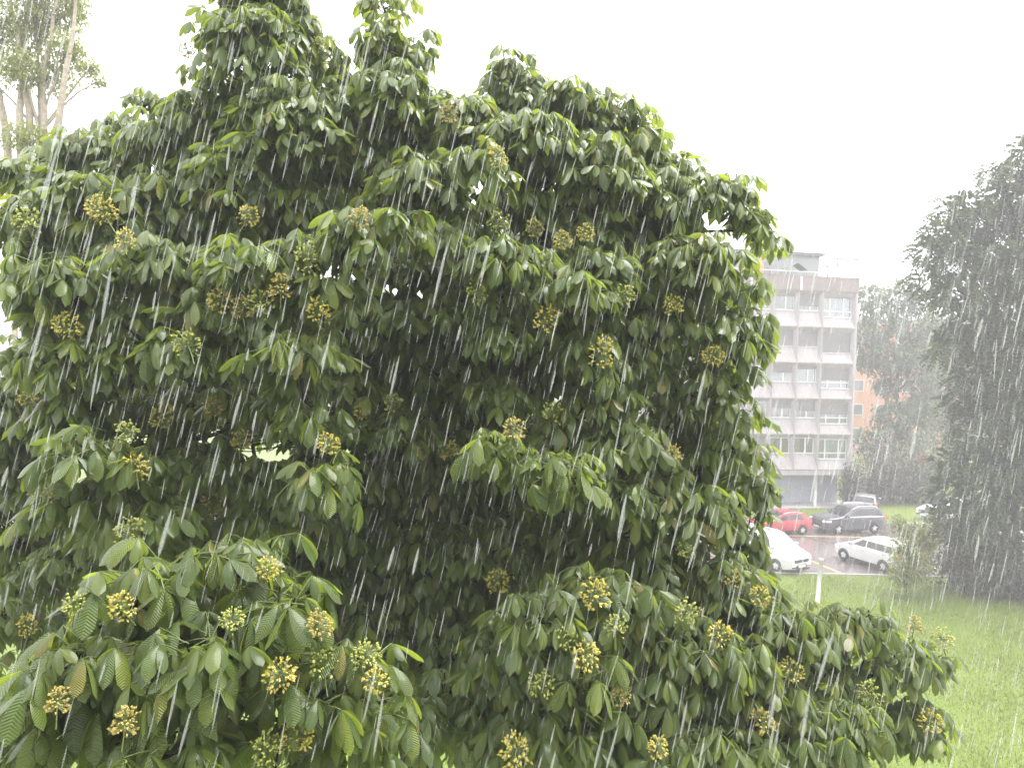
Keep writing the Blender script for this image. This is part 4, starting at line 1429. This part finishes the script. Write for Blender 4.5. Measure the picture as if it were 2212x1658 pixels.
# yellow fruit clusters: stalks radiating to small buds
def cluster_mesh(seed, mb_, n=84, R=0.08, tall=1.2):
    g = random.Random(seed)
    me = MB()
    faces_stalk = 0
    stem = [(0, 0, -0.16), (0.005, 0.0, -0.08), (0, 0, 0.03)]
    me.tube(stem, [0.004, 0.004, 0.003], 4)
    spl = []
    for q in range(n):
        z = g.uniform(-0.75, 1)
        a = q * 2.39996
        rr_ = math.sqrt(max(0, 1 - z * z))
        k_ = R * g.uniform(0.72, 1.12)
        e = Vector((math.cos(a) * rr_ * k_, math.sin(a) * rr_ * k_, z * k_ * tall))
        s = Vector((0, 0, e.z * 0.45))
        me.tube([s, e], [0.0016, 0.0012], 3, False)
        spl.append((s, e))
    nst = len(me.f)
    for (s, e) in spl:
        for w in range(2):
            ax = (e - s).normalized()
            p = e + Vector((g.gauss(0, 1), g.gauss(0, 1), g.gauss(0, 1))) * 0.006 * w
            s1 = ax.orthogonal().normalized(); s2 = ax.cross(s1)
            b = g.uniform(0.0075, 0.0115)
            me.add([p - ax * b, p + s1 * b * 0.75, p + s2 * b * 0.75, p - s1 * b * 0.75, p - s2 * b * 0.75, p + ax * b * 1.2],
                   [(0, 2, 1), (0, 3, 2), (0, 4, 3), (0, 1, 4), (5, 1, 2), (5, 2, 3), (5, 3, 4), (5, 4, 1)])
    msh = me.mesh('fruit_cluster', M['stalk'])
    msh.materials.append(mb_)
    idx = [0 if i < nst else 1 for i in range(len(msh.polygons))]
    msh.polygons.foreach_set('material_index', idx)
    return msh


CL = [cluster_mesh(1, M['bud']), cluster_mesh(2, M['bud'], 70, 0.075, 1.5), cluster_mesh(3, M['bud_green'], 64, 0.08), cluster_mesh(4, M['bud_old'], 70, 0.075),
      cluster_mesh(5, M['bud'], 100, 0.088, 1.1)]
CAMP = np.array([0, 0, CAM_H])
for i, (p, li) in enumerate(flowers):
    # each cluster stands clear of the leaves around it
    dv = p - CAMP; tl_ = np.linalg.norm(dv); dv = dv / tl_
    rel = hubs - CAMP
    tt = rel @ dv
    perp = np.linalg.norm(rel - tt[:, None] * dv, axis=1)
    near = tt[(perp < 0.13) & (tt > tl_ - 0.45)]
    p0 = p
    if len(near): p = CAMP + dv * (min(near.min(), tl_ + 0.2) + gr.uniform(-0.10, 0.02))
    mtw = MB()
    mtw.tube(limb_pts(Vector(p0 - TB) - Vector((-0.02, -0.04, 0.16)), Vector(p - TB) - Vector((0, 0, 0.15)), 4, 0.06, 0, gr), [0.0045, 0.004, 0.004, 0.0035], 4)
    if np.linalg.norm(p - p0) > 0.03: mtw.build('twig', M['stalk'], chest, True)
    o = link('fruit_cluster', CL[[0, 3, 2, 1, 4, 2, 3, 0, 2][i % 9]], chest)
    o.location = Vector(p) - tree_base
    o.rotation_euler = (gr.uniform(-0.7, 0.5), gr.uniform(-0.5, 0.5), gr.uniform(0, 6.28))
    sc_ = gr.uniform(0.62, 0.9) if p[1] < 4.3 else gr.uniform(0.8, 1.2)
    o.scale = (sc_,) * 3

# ------------------------------------------------------------------ falling rain
def rain_mesh():
    g = np.random.default_rng(99)
    sets = []
    # (count, near, far, length range, half width)
    for (n, y0, y1, l0, l1, w0, w1) in ((700, 1.5, 4.0, 0.05, 0.17, 0.0028, 0.0070), (4000, 2.8, 7.5, 0.06, 0.20, 0.0018, 0.0044), (7000, 3.0, 7.5, 0.08, 0.22, 0.0009, 0.0016), (30000, 7, 36, 0.2, 0.5, 0.0008, 0.0018), (12000, 36, 66, 0.5, 1.1, 0.002, 0.0045)):
        u = g.random(n)
        Y = (y0 ** 2 + (y1 ** 2 - y0 ** 2) * u) ** 0.5
        X = (g.random(n) * 2 - 1) * Y * 0.78
        Z = CAM_H - 0.03 * Y + (g.random(n) * 2 - 1) * Y * 0.60
        ok = Z > 0.6
        X, Y, Z = X[ok], Y[ok], Z[ok]
        n = len(X)
        sets.append((np.stack([X, Y, Z], 1), np.where(Y > 7, -0.125, -0.21), l0 + (l1 - l0) * g.random(n) ** 1.4, w0 + (w1 - w0) * g.random(n) ** 1.5))
    P = np.concatenate([s[0] for s in sets]); SL = np.concatenate([s[1] for s in sets]); L = np.concatenate([s[2] for s in sets]); Wd = np.concatenate([s[3] for s in sets])
    n = len(P)
    D = np.stack([SL, np.full(n, -0.06), np.full(n, -1.0)], 1) + g.normal(size=(n, 3)) * np.array([0.04, 0.04, 0])
    D /= np.linalg.norm(D, axis=1)[:, None]
    A = np.cross(D, np.array([0, 1, 0])); A /= np.linalg.norm(A, axis=1)[:, None]
    B = np.cross(D, A)
    rings = []
    for (t, k_) in ((-0.5, 0.05), (-0.3, 0.7), (0.0, 1.0), (0.3, 0.8), (0.5, 0.05)):
        for q in range(3):
            an = q * 2.0944
            rings.append(P + D * (L * t)[:, None] + (A * math.cos(an) + B * math.sin(an)) * (Wd * k_)[:, None])
    V = np.stack(rings, 1).reshape(-1, 3)
    q = []
    for i in range(4):
        for j in range(3):
            j2 = (j + 1) % 3
            q.append((i * 3 + j, i * 3 + j2, i * 3 + 3 + j2, i * 3 + 3 + j))
    Q = (np.array(q)[None] + (np.arange(n) * 15)[:, None, None]).reshape(-1, 4)
    return quad_mesh('rain', V, Q, M['rain'], None, None, True)


tag(link('rain', rain_mesh()), 'slanting streaks of heavy rain falling before the trees', 'rain', kind='stuff')

# ------------------------------------------------------------------ grass blades on the near lawn
def grass_mesh():
    g = np.random.default_rng(12)
    n = 90000
    y = 15 + 22.6 * g.random(n) ** 0.8
    x = 4 + (g.random(n)) * (y * 0.75 - 2)
    h = (0.03 + 0.07 * g.random(n)) * (1 + 0.5 * np.sin(x * 1.3) * np.sin(y * 0.9))
    a = g.random(n) * 6.283
    w = 0.006 + 0.008 * g.random(n)
    P = np.stack([x, y, np.full(n, -0.004)], 1)
    S = np.stack([np.cos(a), np.sin(a), np.zeros(n)], 1) * w[:, None]
    Lx = np.stack([g.normal(size=n) * 0.5, g.normal(size=n) * 0.5, np.ones(n)], 1) * h[:, None]
    V = np.stack([P - S, P + S, P + Lx + S * 0.2, P + Lx - S * 0.2], 1).reshape(-1, 3)
    return quad_mesh('grass', V, np.arange(4 * n).reshape(-1, 4), M['grass_blade'], None, np.repeat(g.random(n), 4), False)


M['grass_blade'] = leaf_mat('grass blade', (0.100, 0.140, 0.007), (0.12, 0.158, 0.008), (0.142, 0.172, 0.012), (0.18, 0.225, 0.01), 0.3, 0.5, False, 0.3)
tag(link('grass', grass_mesh()), 'short wet grass of the near lawn', 'grass', kind='stuff')

# ------------------------------------------------------------------ rain haze
m = MB(); m.box(-192, 192, -42, 292, -1.0, 27.5)
hz = m.build('haze', None)
km = bpy.data.materials.new('rain haze')
km.use_nodes = True
kt = km.node_tree
kt.nodes.clear()
ko = kt.nodes.new('ShaderNodeOutputMaterial')
kv = kt.nodes.new('ShaderNodeVolumePrincipled')
kv.inputs['Color'].default_value = (0.72, 0.705, 0.71, 1)
kv.inputs['Density'].default_value = HAZE
kt.links.new(kv.outputs[0], ko.inputs['Volume'])
hz.data.materials.append(km)
tag(hz, 'pale rain haze filling the air', 'haze', kind='stuff')
